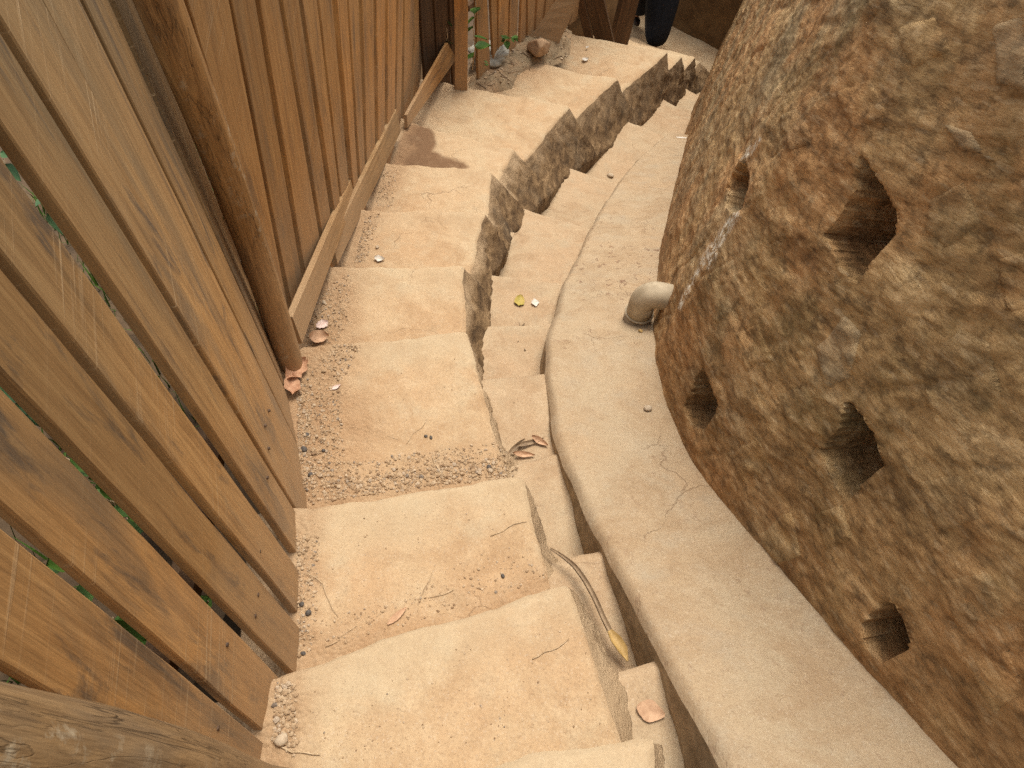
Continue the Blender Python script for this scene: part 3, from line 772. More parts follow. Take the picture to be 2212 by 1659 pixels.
for c, poly in enumerate(STONES):
    sg = inpoly_dist(px, poly) * vis - 100.0 * ~vis
    sg = sg + 9.0 * fbm(W * 13, 200 + c, 4)
    ii, jj = np.where(sg > -8)
    if len(ii) < 60: continue
    st = max(1, int(math.sqrt(len(ii) / 1500)))
    sl = (slice(max(ii.min() - 3, 0), ii.max() + 4, st), slice(max(jj.min() - 3, 0), jj.max() + 4, st))
    g_ = sg[sl]
    hgt_ = (0.004, 0.007, 0.005)[c % 3]
    off = np.where(g_ > 0, np.clip(g_ / 9.0, 0, 1) ** 0.6 * hgt_, np.clip(g_ * 0.0016, -0.014, 0)) - 0.002
    nn_ = np.broadcast_to(N3, W.shape)[sl]
    pos = Wf[sl] - nn_ * off[..., None]
    pos = pos - nn_ * ((fbm(pos * 30, c, 4) * 0.003 + fbm(pos * 12, c + 40, 3) * .003) * (g_ > 0))[..., None]
    F = grid_faces(*g_.shape, 0, True)
    F = F[(g_ > -9).ravel()[F].all(1)]
    used = np.unique(F); remap = -np.ones(g_.size, int); remap[used] = np.arange(len(used))
    mk('stone', pos.reshape(-1, 3)[used], remap[F], [M_PALE if c in (1, 9, 10) else (M_STONE if c in (0, 2, 4, 6, 8, 12, 16) else M_WALL)], retaining_wall)

# ================================================================== WOOD
def plank(name, parent, bn, bf, tn, tf, thick, mat, seed, nrm_front, n=16, wave=0.003):
    """board between near edge bn->tn and far edge bf->tf; front face towards nrm_front."""
    bn, bf, tn, tf = [np.asarray(q, float) for q in (bn, bf, tn, tf)]
    s = np.linspace(0, 1, n)[:, None]
    near = bn * (1 - s) + tn * s; far = bf * (1 - s) + tf * s
    ax = unit(far.mean(0) - near.mean(0)); upv = unit((tn + tf) - (bn + bf)); fr = unit(np.asarray(nrm_front) - upv * (np.asarray(nrm_front) @ upv)); fr = unit(fr - ax * (fr @ ax))
    zz = s[:, 0] * np.linalg.norm(tn - bn)
    f1 = fbm(np.stack([zz * 5, zz * 0 + seed * 3.7, zz * 0], -1), seed, 4) * wave
    f2 = fbm(np.stack([zz * 5, zz * 0 + seed * 5.1, zz * 0 + 3], -1), seed + 50, 4) * wave
    bow = fbm(np.stack([zz * 0.9, zz * 0 + seed, zz * 0 + 8], -1), seed + 9, 2) * 0.006
    near = near + ax * f1[:, None] + fr * bow[:, None]; far = far + ax * f2[:, None] + fr * bow[:, None]
    bv = 0.0025
    prof = [near + ax * bv, far - ax * bv, far - fr * bv, far - fr * (thick - bv), far - ax * bv - fr * thick, near + ax * bv - fr * thick, near - fr * (thick - bv), near - fr * bv]
    V = np.stack(prof, 1)
    m = 8
    F = [(i * m + j, i * m + (j + 1) % m, (i + 1) * m + (j + 1) % m, (i + 1) * m + j) for i in range(n - 1) for j in range(m)]
    F += [tuple(range(m))[::-1], tuple((n - 1) * m + j for j in range(m))]
    frame = Matrix(((ax[0], -fr[0], upv[0], bn[0]), (ax[1], -fr[1], upv[1], bn[1]), (ax[2], -fr[2], upv[2], bn[2]), (0, 0, 0, 1)))
    # make the frame orthonormal
    q = frame.to_3x3(); zc = Vector(upv); yc = Vector(-fr); yc = (yc - zc * yc.dot(zc)).normalized(); xc = yc.cross(zc)
    frame = Matrix(((xc.x, yc.x, zc.x, bn[0]), (xc.y, yc.y, zc.y, bn[1]), (xc.z, yc.z, zc.z, bn[2]), (0, 0, 0, 1)))
    o = mk(name, V.reshape(-1, 3), F, [mat], parent, False, None, None, frame)
    return o

def log(name, parent, pts, rad, mat, seed, seg=22, rough=0.06):
    pts = [np.asarray(p, float) for p in pts]
    # resample
    P_ = np.array(pts); L = np.concatenate([[0], np.cumsum(np.linalg.norm(np.diff(P_, axis=0), axis=1))])
    n = 40; s = np.linspace(0, L[-1], n)
    Q = np.stack([np.interp(s, L, P_[:, i]) for i in range(3)], -1)
    for _ in range(3): Q[1:-1] = (Q[:-2] + Q[1:-1] * 2 + Q[2:]) / 4
    R_ = np.interp(s, L, rad) if not np.isscalar(rad) else np.full(n, rad)
    up = unit(Q[-1] - Q[0]); sx = unit(np.cross(up, [0.2, 1, 0.1])); sy = np.cross(up, sx)
    ang = np.linspace(0, 2 * math.pi, seg, endpoint=False)
    dirs = np.cos(ang)[:, None] * sx + np.sin(ang)[:, None] * sy
    k = fbm(np.stack([np.cos(ang)[None] * 2.2 + 0 * s[:, None], np.sin(ang)[None] * 2.2 + 0 * s[:, None], s[:, None] * 1.6 + 0 * ang[None]], -1), seed, 4)
    k2 = fbm(np.stack([np.cos(ang)[None] * 7 + 0 * s[:, None], np.sin(ang)[None] * 7 + 0 * s[:, None], s[:, None] * 2.5 + 0 * ang[None]], -1), seed + 3, 3)
    V = Q[:, None] + dirs[None] * (R_[:, None] * (1 + rough * 2 * k + rough * 0.7 * k2))[..., None]
    F = [(i * seg + j, i * seg + (j + 1) % seg, (i + 1) * seg + (j + 1) % seg, (i + 1) * seg + j) for i in range(n - 1) for j in range(seg)]
    F += [tuple(range(seg))[::-1], tuple((n - 1) * seg + j for j in range(seg))]
    frame = Matrix(((sx[0], sy[0], up[0], Q[0][0]), (sx[1], sy[1], up[1], Q[0][1]), (sx[2], sy[2], up[2], Q[0][2]), (0, 0, 0, 1)))
    return mk(name, V.reshape(-1, 3), F, [mat], parent, True, None, None, frame)

# ---- near fence, leaning a little away from the steps
UP1 = -unit(ray(1160, 2054))
near_fence = empty('plank_fence', (-0.55, 0.7, 0.2))
tag(near_fence, 'tall fence of wide weathered vertical planks with open gaps beside the lower steps', 'fence', 'plank fences along the steps')
# near px bottom, far px bottom, z near, z far, upper near px, upper far px
FN = [((470, 1700), (582, 1616), .44, .42, (0, 1430), (0, 1135)),
      ((582, 1592), (600, 1461), .41, .39, (0, 1086), (0, 835)),
      ((627, 1450), (640, 1350), .37, .24, (0, 800), (0, 576)),
      ((644, 1328), (640, 1228), .22, .2, (0, 545), (0, 342)),
      ((648, 1203), (640, 1106), .19, .14, (0, 262), (0, 72)),
      ((643, 1098), (640, 1018), .14, .06, (0, 46), (84, 0)),
      ((652, 1048), (638, 946), .05, .02, (96, 0), (176, 0)),
      ((640, 950), (628, 866), .02, .0, (186, 0), (238, 0)),
      ((632, 872), (608, 783), .0, .0, (250, 0), (301, 0))]
FRONT1 = np.array([1.0, 0.35, 0.0])
ZTOP1 = 1.74
lastp = None
base_pts = []
for i, (bn_, bf_, zn, zf, un, uf) in enumerate(FN):
    bn, bf = P(*bn_, zn), P(*bf_, zf)
    base_pts.append((bn + bf) / 2)
# fit a gentle plan curve through the plank feet
bp = np.array(base_pts); cf = np.polyfit(bp[:, 1], bp[:, 0], 2)
for i, (bn_, bf_, zn, zf, un, uf) in enumerate(FN):
    ym = bp[i, 1]; p0 = np.array([np.polyval(cf, ym), ym, bp[i, 2]])
    tg = np.array([2 * cf[0] * ym + cf[1], 1.0, 0]); tg = unit(tg)
    n_ = unit(np.cross(UP1, tg)); n_ = n_ if n_[0] > 0 else -n_
    pn, pf = on_plane(*bn_, p0, n_), on_plane(*bf_, p0, n_)
    qn, qf = on_plane(*un, p0, n_), on_plane(*uf, p0, n_)
    def reach(a, b, z): return a + (b - a) * ((z - a[2]) / (b[2] - a[2]))
    zb = min(pn[2], pf[2]) - 0.16
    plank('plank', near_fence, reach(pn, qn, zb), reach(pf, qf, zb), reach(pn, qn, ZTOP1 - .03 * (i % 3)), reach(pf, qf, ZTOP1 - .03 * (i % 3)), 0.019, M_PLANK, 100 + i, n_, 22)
    if i == 0:   # one more plank beyond the frame's edge
        w_ = pf - pn
        for q in (1, 2):
            sh = -w_ * 1.06 * q + np.array([-0.02 * q, 0, 0.12 * q])
            plank('plank', near_fence, reach(pn, qn, zb) + sh, reach(pf, qf, zb) + sh, reach(pn, qn, ZTOP1) + sh, reach(pf, qf, ZTOP1) + sh, 0.026, M_PLANK, 130 + q, n_, 16)
nail_mat = plain_mat('rusty_nail', (0.05, 0.03, 0.02), (0.12, 0.07, 0.04), 80, 0.6, 0.2)
for i, ch in enumerate([c for c in near_fence.children if c.name.startswith('plank')][:9]):
    for hz_, fx in ((0.42 + .03 * (i % 3), .3), (0.45 + .02 * (i % 2), .7)):
        if (i + int(fx * 10)) % 3 == 0: continue
        vv = np.array([v.co[:] for v in ch.data.vertices]); zz = vv[:, 2]
        sel = vv[np.abs(zz - hz_) < .12]
        x_ = sel[:, 0].min() * (1 - fx) + sel[:, 0].max() * fx
        mb = MB(); mb.tube([(x_, .004, hz_), (x_, -.0035, hz_)], .0042, 7)
        o = mb.build('nail', [nail_mat]); o.parent = ch; o.matrix_parent_inverse = Matrix.Identity(4)
# rails nailed across the back of the planks
for zr in (0.65, 1.45):
    pts = []
    for ym in np.linspace(-0.25, 1.45, 6):
        z0 = np.interp(ym, bp[:, 1], bp[:, 2])
        b = np.array([np.polyval(cf, ym), ym, z0]); hgt = zr - 0.25 * (ym - 0.6) - z0
        pts.append(b + UP1 * hgt / UP1[2] - np.array([0.062, 0.02, 0]))
    mb = MB(); mb.tube(pts, 0.03, 6); mb.build('rail', [M_DARKWOOD], near_fence, False)
# round posts: one at the join of the two fences, one close to the camera
pb = P(628, 775, 0.02)
n_post = unit([1, 0.3, 0])
def on_post(u, v, base, updir):
    # nearest point of the pixel's ray to the line base + s*updir
    d = unit(ray(u, v)); w0 = CAM - base; b = d @ updir; dd = d @ w0; e = updir @ w0
    s = (e - b * dd) / (1 - b * b)
    return base + updir * s
# the post's axis in the picture: (630,760) -> (365,0)
pl_n = unit(np.cross(unit(ray(1085, 1990)), [0, 1, 0.0]))
pt = [on_plane(630, 790, pb, [1, 0.25, 0.05]), on_plane(556, 560, pb, [1, 0.25, 0.05]), on_plane(468, 320, pb, [1, 0.25, 0.05]), on_plane(342, 0, pb, [1, 0.25, 0.05])]
pt = [pt[0] - (pt[1] - pt[0]) * 0.3] + pt + [pt[3] + (pt[3] - pt[2]) * 0.35]
log('post', near_fence, pt, [0.038, 0.039, 0.041, 0.044, 0.046, 0.047], M_POST, 5)['label'] = 'round timber post at the join of the two fences'
pt2 = [P(735, 1745, .56), on_plane(570, 1735, P(610, 1690, .6), [1, .0, .1]), on_plane(390, 1688, P(610, 1690, .6), [1, 0, .1]), on_plane(200, 1664, P(610, 1690, .6), [1, 0, .1]), on_plane(0, 1650, P(610, 1690, .6), [1, 0, .1])]
pt2 = pt2 + [pt2[-1] + (pt2[-1] - pt2[-2]) * 1.2]
log('post', near_fence, pt2, [0.048, 0.052, 0.057, 0.058, 0.056, 0.055], M_LOG, 8, 28, 0.07)['label'] = 'thick cracked round post nearest the camera'

# ---- second fence, further down
far_fence = empty('plank_fence', (-0.8, 2.4, -0.4))
tag(far_fence, 'fence of narrow brown vertical planks running from the round post down to the bend', 'fence', 'plank fences along the steps')
BL = [((392, 0), (560, 567)), ((492, 0), (601, 567)), ((552, 0), (646, 567)), ((602, 0), (690, 513)), ((645, 0), (714, 455)), ((684, 0), (731, 414)), ((720, 0), (754, 383)), ((748, 0), (771, 370)), ((776, 0), (788, 351)), ((806, 0), (812, 303)),
      ((831, 0), (831, 280)), ((855, 0), (852, 260)), ((871, 0), (867, 295)), ((896, 0), (889, 180)), ((921, 0), (909, 160)), ((943, 0), (927, 150)), ((974, 0), (957, 85))]
P2 = np.array([-0.80, 1.5, 0.0]); UP2 = -unit(ray(930, 1800))
T2 = unit([-0.012, 1, 0]); N2 = unit(np.cross(UP2, T2)); N2 = N2 if N2[0] > 0 else -N2
def zfoot2(y): return float(np.interp(y, [1.4, 2.0, 2.6, 3.2, 3.8, 4.5, 5], [0, -.2, -.4, -.6, -.8, -1.0, -1.1]))
def hit2(u, v): return on_plane(u, v, P2, N2)
for i in range(len(BL) - 1):
    (a0, a1), (b0, b1) = BL[i], BL[i + 1]
    g = np.interp(i, [0, 4, 15], [11, 8, 4.0])
    A0, A1 = hit2(a0[0] + g, a0[1]), hit2(a1[0] + g, a1[1]); B0, B1 = hit2(*b0), hit2(*b1)
    zb = zfoot2((A1[1] + B1[1]) / 2) - 0.14
    def reach(a, b, z): return a + (b - a) * ((z - a[2]) / (b[2] - a[2]))
    zt = 1.66 + 0.04 * (i % 3) - 0.06 * i
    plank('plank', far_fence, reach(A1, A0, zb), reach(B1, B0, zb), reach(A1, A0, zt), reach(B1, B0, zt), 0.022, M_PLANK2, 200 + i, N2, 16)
for zr in (0.35, 1.15):
    mb = MB(); mb.tube([P2 + T2 * (y - 1.5) / T2[1] + UP2 * ((zfoot2(y) + zr) / UP2[2]) - N2 * 0.055 for y in np.linspace(1.5, 4.6, 8)], 0.028, 6); mb.build('rail', [M_DARKWOOD], far_fence, False)

# ---- loose boards standing on edge against the foot of that fence
def edge_board(b0, b1, t0, t1, thick, mat, seed, label, name='loose_board'):
    """b: bottom edge px+z on the steps, t: top edge px; board stands against the fence."""
    B0, B1 = P(*b0), P(*b1)
    nn = unit([1, 0.05, 0.22])
    T0, T1 = on_plane(*t0, B0, unit(np.cross(B1 - B0, [0.12, 0, -1]))), on_plane(*t1, B0, unit(np.cross(B1 - B0, [0.12, 0, -1])))
    o = plank(name, None, B0, T0, B1, T1, thick, mat, seed, nn, 10, 0.002)
    return tag(o, label, 'board', 'loose boards at the foot of the fence')
edge_board((652, 742, 0.02), (765, 428, -.33), (630, 684), (757, 388), 0.024, M_BOARD, 301, 'pale dusty board on edge at the foot of the round post')
edge_board((728, 572, -.27), (866, 284, -.74), (716, 520), (856, 236), 0.022, M_BOARD, 302, 'middle dusty board on edge, its lower half behind the palest board')
edge_board((880, 276, -.78), (985, 128, -1.0), (878, 248), (966, 92), 0.02, M_PLANK2, 303, 'dark brown board on edge near the square post at the bend')

# ---- fence across the back
P3a, P3b = P(1018, 150, -1.02), P(1145, 72, -1.12)
T3 = unit((P3b - P3a) * np.array([1, 1, 0])); UP3 = unit([0.0, 0.0, 1.0]); N3f = unit(np.cross(T3, UP3)); N3f = N3f if N3f[1] < 0 else -N3f
back_fence = empty('plank_fence', P3a)
tag(back_fence, 'short fence of dark narrow planks behind the litter mound at the bend', 'fence', 'plank fences along the steps')
def hit3(u, v): return on_plane(u, v, P3a, N3f)
B3 = [((942, 0), (948, 160)), ((972, 0), (976, 158)), ((1003, 0), (1006, 150)), ((1026, 0), (1030, 140)), ((1054, 0), (1058, 104)), ((1074, 0), (1074, 95)), ((1099, 0), (1097, 84)), ((1120, 0), (1117, 78)), ((1137, 0), (1136, 76)), ((1157, 0), (1152, 72)), ((1176, 0), (1168, 68)), ((1196, 0), (1186, 66)), ((1216, 0), (1205, 64)), ((1240, 0), (1226, 60)), ((1262, 0), (1246, 58))]
for i in range(len(B3) - 1):
    (a0, a1), (b0, b1) = B3[i], B3[i + 1]
    g = 3.5 if i not in (4, 7) else 7
    A0, A1 = hit3(a0[0] + g, a0[1]), hit3(a1[0] + g, a1[1]); B0, B1 = hit3(*b0), hit3(*b1)
    def reach(a, b, z): return a + (b - a) * ((z - a[2]) / (b[2] - a[2]))
    if i < 3:  # planks added left of the post, recessed and dark to stand for shade
        A0, A1, B0, B1 = [q - N3f * .13 for q in (A0, A1, B0, B1)]
    plank('plank', back_fence, reach(A1, A0, -1.35), reach(B1, B0, -1.35), reach(A1, A0, 0.55 - .04 * (i % 3)), reach(B1, B0, 0.55 - .04 * (i % 3)), 0.022, M_DARKWOOD if i < 3 else M_PLANK2, 400 + i, N3f, 10)
for zr in (-0.6, 0.2):
    mb = MB(); mb.tube([hit3(1024, 0) * 0 + P3a + T3 * s - N3f * 0.05 + np.array([0, 0, zr + 1.02]) for s in np.linspace(0, 1.9, 4)], 0.028, 6); mb.build('rail', [M_DARKWOOD], back_fence, False)
# square post at the bend
sp_b = P(997, 188, -1.0)
def box_post(name, base, h, wx, wy, rot, lean, mat, seed, parent=None):
    c, s = math.cos(rot), math.sin(rot)
    ax = np.array([c, s, 0]); ay = np.array([-s, c, 0]); top = base + np.array([lean[0], lean[1], h])
    return plank(name, parent, base - ax * wx / 2 - ay * wy / 2, base + ax * wx / 2 - ay * wy / 2, top - ax * wx / 2 - ay * wy / 2, top + ax * wx / 2 - ay * wy / 2, wy, mat, seed, -ay, 12, 0.004)
box_post('post', sp_b + np.array([0, 0, -.12]), 1.75, 0.085, 0.07, 0.15, (-0.03, 0.0), M_PLANK2, 420, back_fence)['label'] = 'square orange-brown post at the bend'

# board leaning diagonally on the back fence
lb0, lb1 = P(1150, 74, -1.12), P(1204, 98, -1.17)
n_l = unit([-.25, -1, .35])
lt0, lt1 = on_plane(1201, 0, (lb0 + lb1) / 2, n_l), on_plane(1249, 0, (lb0 + lb1) / 2, n_l)
o = plank('leaning_board', None, lb0 - (lt0 - lb0) * .12, lb1 - (lt1 - lb1) * .12, lb0 + (lt0 - lb0) * 2.3, lb1 + (lt1 - lb1) * 2.3, 0.03, M_BOARD, 430, n_l, 10)
tag(o, 'wide brown board leaning diagonally against the fence behind the rock', 'board')
# dark timber gate post and the dark boards beside it
gp = P(1334, 92, -1.66)
o = box_post('gate_post', gp + np.array([0, 0, -.1]), 1.9, 0.15, 0.10, 0.3, (0.10, 0.1), M_DARKWOOD, 440)
tag(o, 'dark brown upright post just beyond the top landing step edge', 'post')
for j, (b_, t_, lab) in enumerate([((1305, 88), (1283, 0), 'dark board leaning beside the dark upright post'), ((1272, 84), (1252, 0), 'dark slim board standing behind the wide leaning board')]):
    bb = P(*b_, -1.5); n_ = unit([-.2, -1, 0])
    tt_ = on_plane(*t_, bb, n_)
    ax = unit(np.cross(n_, tt_ - bb)); ax = ax if ax[0] > 0 else -ax
    wv = 0.16 if j == 0 else 0.07
    o = plank('dark_board', None, bb - ax * wv / 2 - (tt_ - bb) * .1, bb + ax * wv / 2 - (tt_ - bb) * .1, bb - ax * wv / 2 + (tt_ - bb) * 2.4, bb + ax * wv / 2 + (tt_ - bb) * 2.4, 0.028, M_DARKWOOD, 450 + j, n_, 8)
    tag(o, lab, 'board')

# ================================================================== GROUND
def sheet(name, x0, x1, y0, y1, zf, n, mat, seed, amp=0.02, kind='structure', attr=None):
    xs = np.linspace(x0, x1, n); ys = np.linspace(y0, y1, n)
    X, Y = np.meshgrid(xs, ys)
    V = np.stack([X, Y, zf(X, Y)], -1); V[..., 2] += fbm(V * 2.5, seed, 4) * amp
    o = mk(name, V.reshape(-1, 3), grid_faces(n, n), [mat], None, True, None, {'dirt': np.zeros(n * n)})
    return tag(o, kind=kind)
# landing path beyond the last steps
LZ = -2.30
sheet('path', 0.2, 6.5, 5.6, 16.0, lambda X, Y: LZ - 0.05 * (Y - 7) * (Y > 7), 120, M_STEP, 501, 0.02)
# hillside: the soil behind the fences and under everything
def hill(X, Y):
    base = np.interp(Y, [-3, 0, .6, 1.4, 2.0, 2.6, 3.2, 3.8, 4.5, 6, 9, 40], [1.5, .45, .2, -.05, -.3, -.5, -.7, -.9, -1.1, -1.6, -2.35, -6])
    return np.where(X < -0.45, base - 0.06, np.minimum(base - 0.75, base - 0.75))
sheet('hillside', -14, -0.62, -4, 4.4, lambda X, Y: hill(X, Y) - 0.02, 120, M_GROUND, 502, 0.05)
sheet('ground', -60, 60, -50, 70, lambda X, Y: np.interp(Y, [-50, -3, 0, 8, 70], [3, -.6, -1.2, -2.7, -6]) , 80, M_GROUND, 503, 0.05)

# brown earth wall at the bend
mw0, mw1 = P(1440, 38, -2.3), P(1572, 110, -2.3)
dmw = unit(mw1 - mw0); nmw = unit(np.cross(dmw, [0, 0, 1])); nmw = nmw if nmw[1] < 0 else -nmw
sA = mw0 - dmw * 0.6; Lm = np.linalg.norm(mw1 - mw0) + 2.0
us = np.linspace(0, Lm, 70); hs_ = np.linspace(-0.15, 1.7, 50)
V = sA + us[:, None, None] * dmw + hs_[None, :, None] * (np.array([0, 0, 1]) - nmw * 0.08)
V = V + nmw * (fbm(V * 4, 511, 5) * 0.03)[..., None]
top = np.stack([V[:, -1], V[:, -1] - nmw * 0.4], 1)
mb = MB(); mb.grid(V, 0, True); mb.grid(top, 0, True)
tag(mb.build('earth_wall', [M_MUDWALL]), 'low brown earth wall across the end of the path', 'wall')

bx_, by_ = np.meshgrid(np.linspace(0, 1, 40), np.linspace(0, 1, 30), indexing='ij')
q0, q1 = P(1205, 70, -1.45), P(1352, 66, -1.75)
V = q0 + bx_[..., None] * (q1 - q0) + by_[..., None] * np.array([-.05, .9, .0])
V[..., 2] = q0[2] + (q1[2] - q0[2]) * bx_ - .15 + 1.0 * np.clip(by_ * 2.2, 0, 1) ** .7 * np.clip((1 - bx_) * 9, 0, 1) ** .5
V = V + (fbm(V * 5, 515, 5) * 0.06)[..., None]
tag(mk('earth_bank', V.reshape(-1, 3), grid_faces(40, 30), [M_MUDWALL]), kind='structure')
# ================================================================== SOIL, GRAVEL
def patch(name, poly_px, z, mat, hgt, seed, n=60, kind='stuff', zfun=None, label=None):
    """a low irregular heap whose outline is given by points on a tread."""
    poly = np.array([P(u, v, z)[:2] for u, v in poly_px])
    lo, hi = poly.min(0) - .02, poly.max(0) + .02
    X, Y = np.meshgrid(np.linspace(lo[0], hi[0], n), np.linspace(lo[1], hi[1], n))
    pts = np.stack([X, Y], -1)
    sd_ = inpoly_dist(pts + 0.02 * np.stack([fbm(np.stack([X * 9, Y * 9, X * 0], -1), seed, 3), fbm(np.stack([X * 9, Y * 9, X * 0 + 5], -1), seed + 1, 3)], -1), poly)
    h = np.clip(sd_ / (0.5 * max(sd_.max(), 1e-3)), -0.6, 1)
    Z = z + np.where(h > 0, hgt * np.sqrt(np.clip(h, 0, 1)), h * 0.05) + fbm(np.stack([X * 22, Y * 22, X * 0], -1), seed + 4, 4) * 0.25 * hgt * (h > 0)
    V = np.stack([X, Y, Z], -1)
    F = grid_faces(n, n)
    keep = (h.ravel()[F] > -0.5).any(1)
    o = mk(name, V.reshape(-1, 3), F[keep], [mat], None, True, None, {'dirt': np.clip(fbm(V * 9, 3, 3) + .5, 0, 1)})
    tag(o, kind=kind)
    return o
mound = patch('soil_mound', [(1006, 205), (1016, 165), (1030, 120), (1060, 92), (1120, 70), (1170, 58), (1222, 62), (1228, 92), (1200, 122), (1160, 138), (1120, 160), (1105, 192), (1062, 208)], -1.195, M_SOILGREY, 0.060, 602, 110)

def scatter_gravel(name, areas, seed):
    """areas: (pixel quad, tread height function, count, rmin, rmax)."""
    r = np.random.default_rng(seed); mb = MB()
    b = bmesh.new(); bmesh.ops.create_icosphere(b, subdivisions=1, radius=1.0)
    V0 = np.array([v.co[:] for v in b.verts]); F0 = np.array([[v.index for v in f.verts] for f in b.faces]); b.free()
    vs, fs, n = [], [], 0
    for quad, k, cnt, r0, r1, bias in areas:
        q = np.array(quad, float)
        for _ in range(int(cnt * 1.7)):
            s, t = r.random() ** bias, r.random()
            uv = (q[0] * (1 - s) + q[1] * s) * (1 - t) + (q[3] * (1 - s) + q[2] * s) * t
            p = P(uv[0], uv[1], ZK[k] + 0.01)
            z = step_z(k, p[0], p[1])
            rad = (r0 + (r1 - r0) * r.random() ** 4) * .85
            sc = np.array([1, .6 + .4 * r.random(), .45 + .35 * r.random()]) * rad
            a = r.random() * 6.28; R_ = np.array([[math.cos(a), -math.sin(a), 0], [math.sin(a), math.cos(a), 0], [0, 0, 1]])
            V = (V0 * (1 + 0.3 * (r.random((len(V0), 1)) - .5))) * sc @ R_.T + np.array([p[0], p[1], z + sc[2] * .45])
            vs.append(V); fs.append(F0 + n); n += len(V0)
    o = mk(name, np.concatenate(vs), np.concatenate(fs), [M_GRAVEL], None, False)
    return tag(o, kind='stuff')
scatter_gravel('gravel', [
    ([(640, 820), (735, 830), (745, 1000), (650, 1080)], 3, 900, .002, .0075, 1.6),
    ([(655, 1010), (1100, 950), (1125, 1028), (655, 1095)], 3, 700, .002, .008, 1.0),
    ([(700, 1040), (1080, 985), (1100, 1026), (700, 1085)], 3, 450, .003, .010, 1.0),
    ([(640, 1150), (690, 1150), (680, 1400), (645, 1420)], 2, 260, .002, .007, 1.6),
    ([(690, 1340), (1130, 1190), (1190, 1250), (700, 1405)], 2, 160, .0018, .006, 1.0),
    ([(655, 1110), (1110, 1050), (1150, 1200), (700, 1380)], 2, 110, .0012, .0035, 1.0),
    ([(595, 1470), (640, 1480), (640, 1640), (590, 1600)], 1, 170, .003, .009, 1.5),
    ([(650, 1500), (1240, 1300), (1330, 1560), (720, 1650)], 1, 140, .0012, .0035, 1.0),
    ([(680, 640), (740, 600), (735, 740), (660, 750)], 4, 330, .002, .007, 1.5),
    ([(735, 590), (760, 590), (750, 700), (730, 735)], 4, 90, .002, .006, 1.0),
    ([(790, 470), (822, 455), (790, 565), (765, 570)], 5, 240, .002, .007, 1.4),
    ([(830, 370), (860, 360), (850, 450), (810, 445)], 6, 160, .002, .007, 1.4),
    ([(1000, 720), (740, 770), (760, 900), (1050, 900)], 3, 60, .001, .003, 1.0),
    ([(720, 740), (780, 740), (740, 820), (660, 820)], 3, 200, .002, .007, 1.0),
], 71)

def litter(name, host, cnt, seed):
    r = np.random.default_rng(seed); mb = MB()
    V = np.array([v.co[:] for v in host.data.vertices])
    V = V[(V[:, 2] > np.percentile(V[:, 2], 35))]
    for i in range(cnt):
        p = V[r.integers(len(V))]
        if r.random() < .45:
            a = r.uniform(0, 6.28); l = r.uniform(.01, .045); d = np.array([math.cos(a), math.sin(a), r.uniform(-.2, .3)]) * l
            mb.tube([p - d + [0, 0, .006], p + d + [0, 0, .006]], r.uniform(.001, .0035), 4, 1)
        else:
            mb.blob(p + [0, 0, .004], r.uniform(.004, .014), i, 1, .5, (1, .7, .5), 0)
    return tag(mb.build(name, [M_GRAVEL, M_STALK], None, False), kind='stuff')
litter('leaf_litter', mound, 260, 5)

def thing_blob(name, p, r, mat, seed, label, cat, squash=(1, .8, .6), group=None, sub=2, rough=.35):
    mb = MB(); mb.blob((0, 0, 0), r, seed, sub, rough, squash)
    o = mb.build(name, [mat]); o.location = tuple(p)
    return tag(o, label, cat, group)
def on_step(k, u, v, dz=0.0):
    p = P(u, v, ZK[k]); z = step_z(k, p[0], p[1]); p = P(u, v, z); p[2] = z + dz
    return p
def ch_z(x, y):
    best, bz = 1e9, 0
    for V in CHTOP:
        d = (V[..., 0] - x) ** 2 + (V[..., 1] - y) ** 2
        i = d.argmin()
        if d.flat[i] < best: best, bz = d.flat[i], V.reshape(-1, 3)[i, 2]
    return float(bz)
def ledge_z(x, y):
    d = (LEDGETOP[..., 0] - x) ** 2 + (LEDGETOP[..., 1] - y) ** 2
    return float(LEDGETOP.reshape(-1, 3)[d.argmin(), 2])
def on_ledge(u, v, z0, dz=0.0):
    z = z0
    for _ in range(6):
        p = P(u, v, z); z = ledge_z(p[0], p[1])
    p = P(u, v, z); p[2] += dz
    return p
def on_ch(u, v, z0, dz=0.0):
    z = z0
    for _ in range(12):
        p = P(u, v, z); z = z * .5 + ch_z(p[0], p[1]) * .5
    p = P(u, v, z); p[2] = z + dz
    return p

G1 = 'dark pebbles lying in the grit'
for j, (k, u, v, r, lab) in enumerate([
    (3, 657, 972, .011, 'largest black pebble, in the gravel against the fence planks'), (3, 664, 940, .008, 'dark pebble in the gravel above the largest black one'),
    (3, 671, 1026, .009, 'charcoal pebble in the gravel just below the largest black one'), (3, 699, 974, .006, 'small dark pebble right of the largest black one'),
    (3, 920, 943, .006, 'left black bead-like pebble of the close pair mid tread'), (3, 931, 946, .006, 'right black bead-like pebble of the close pair mid tread'),
    (2, 666, 1325, .008, 'blue-grey chip below the plank bottoms on the third-lowest tread'), (2, 652, 1306, .007, 'dark chip wedged against a plank foot by dry grass'),
    (2, 655, 1412, .006, 'grey chip at the left end of the wide pale nosing'), (2, 1086, 1245, .006, 'dark pebble touching the nosing near the palm stalk'),
    (3, 1056, 1010, .008, 'grey pebble among gravel at the right end of the nosing')]):
    thing_blob('pebble', on_step(k, u, v, r * .5), r, M_PEBBLE, 700 + j, lab, 'pebble', group=G1)
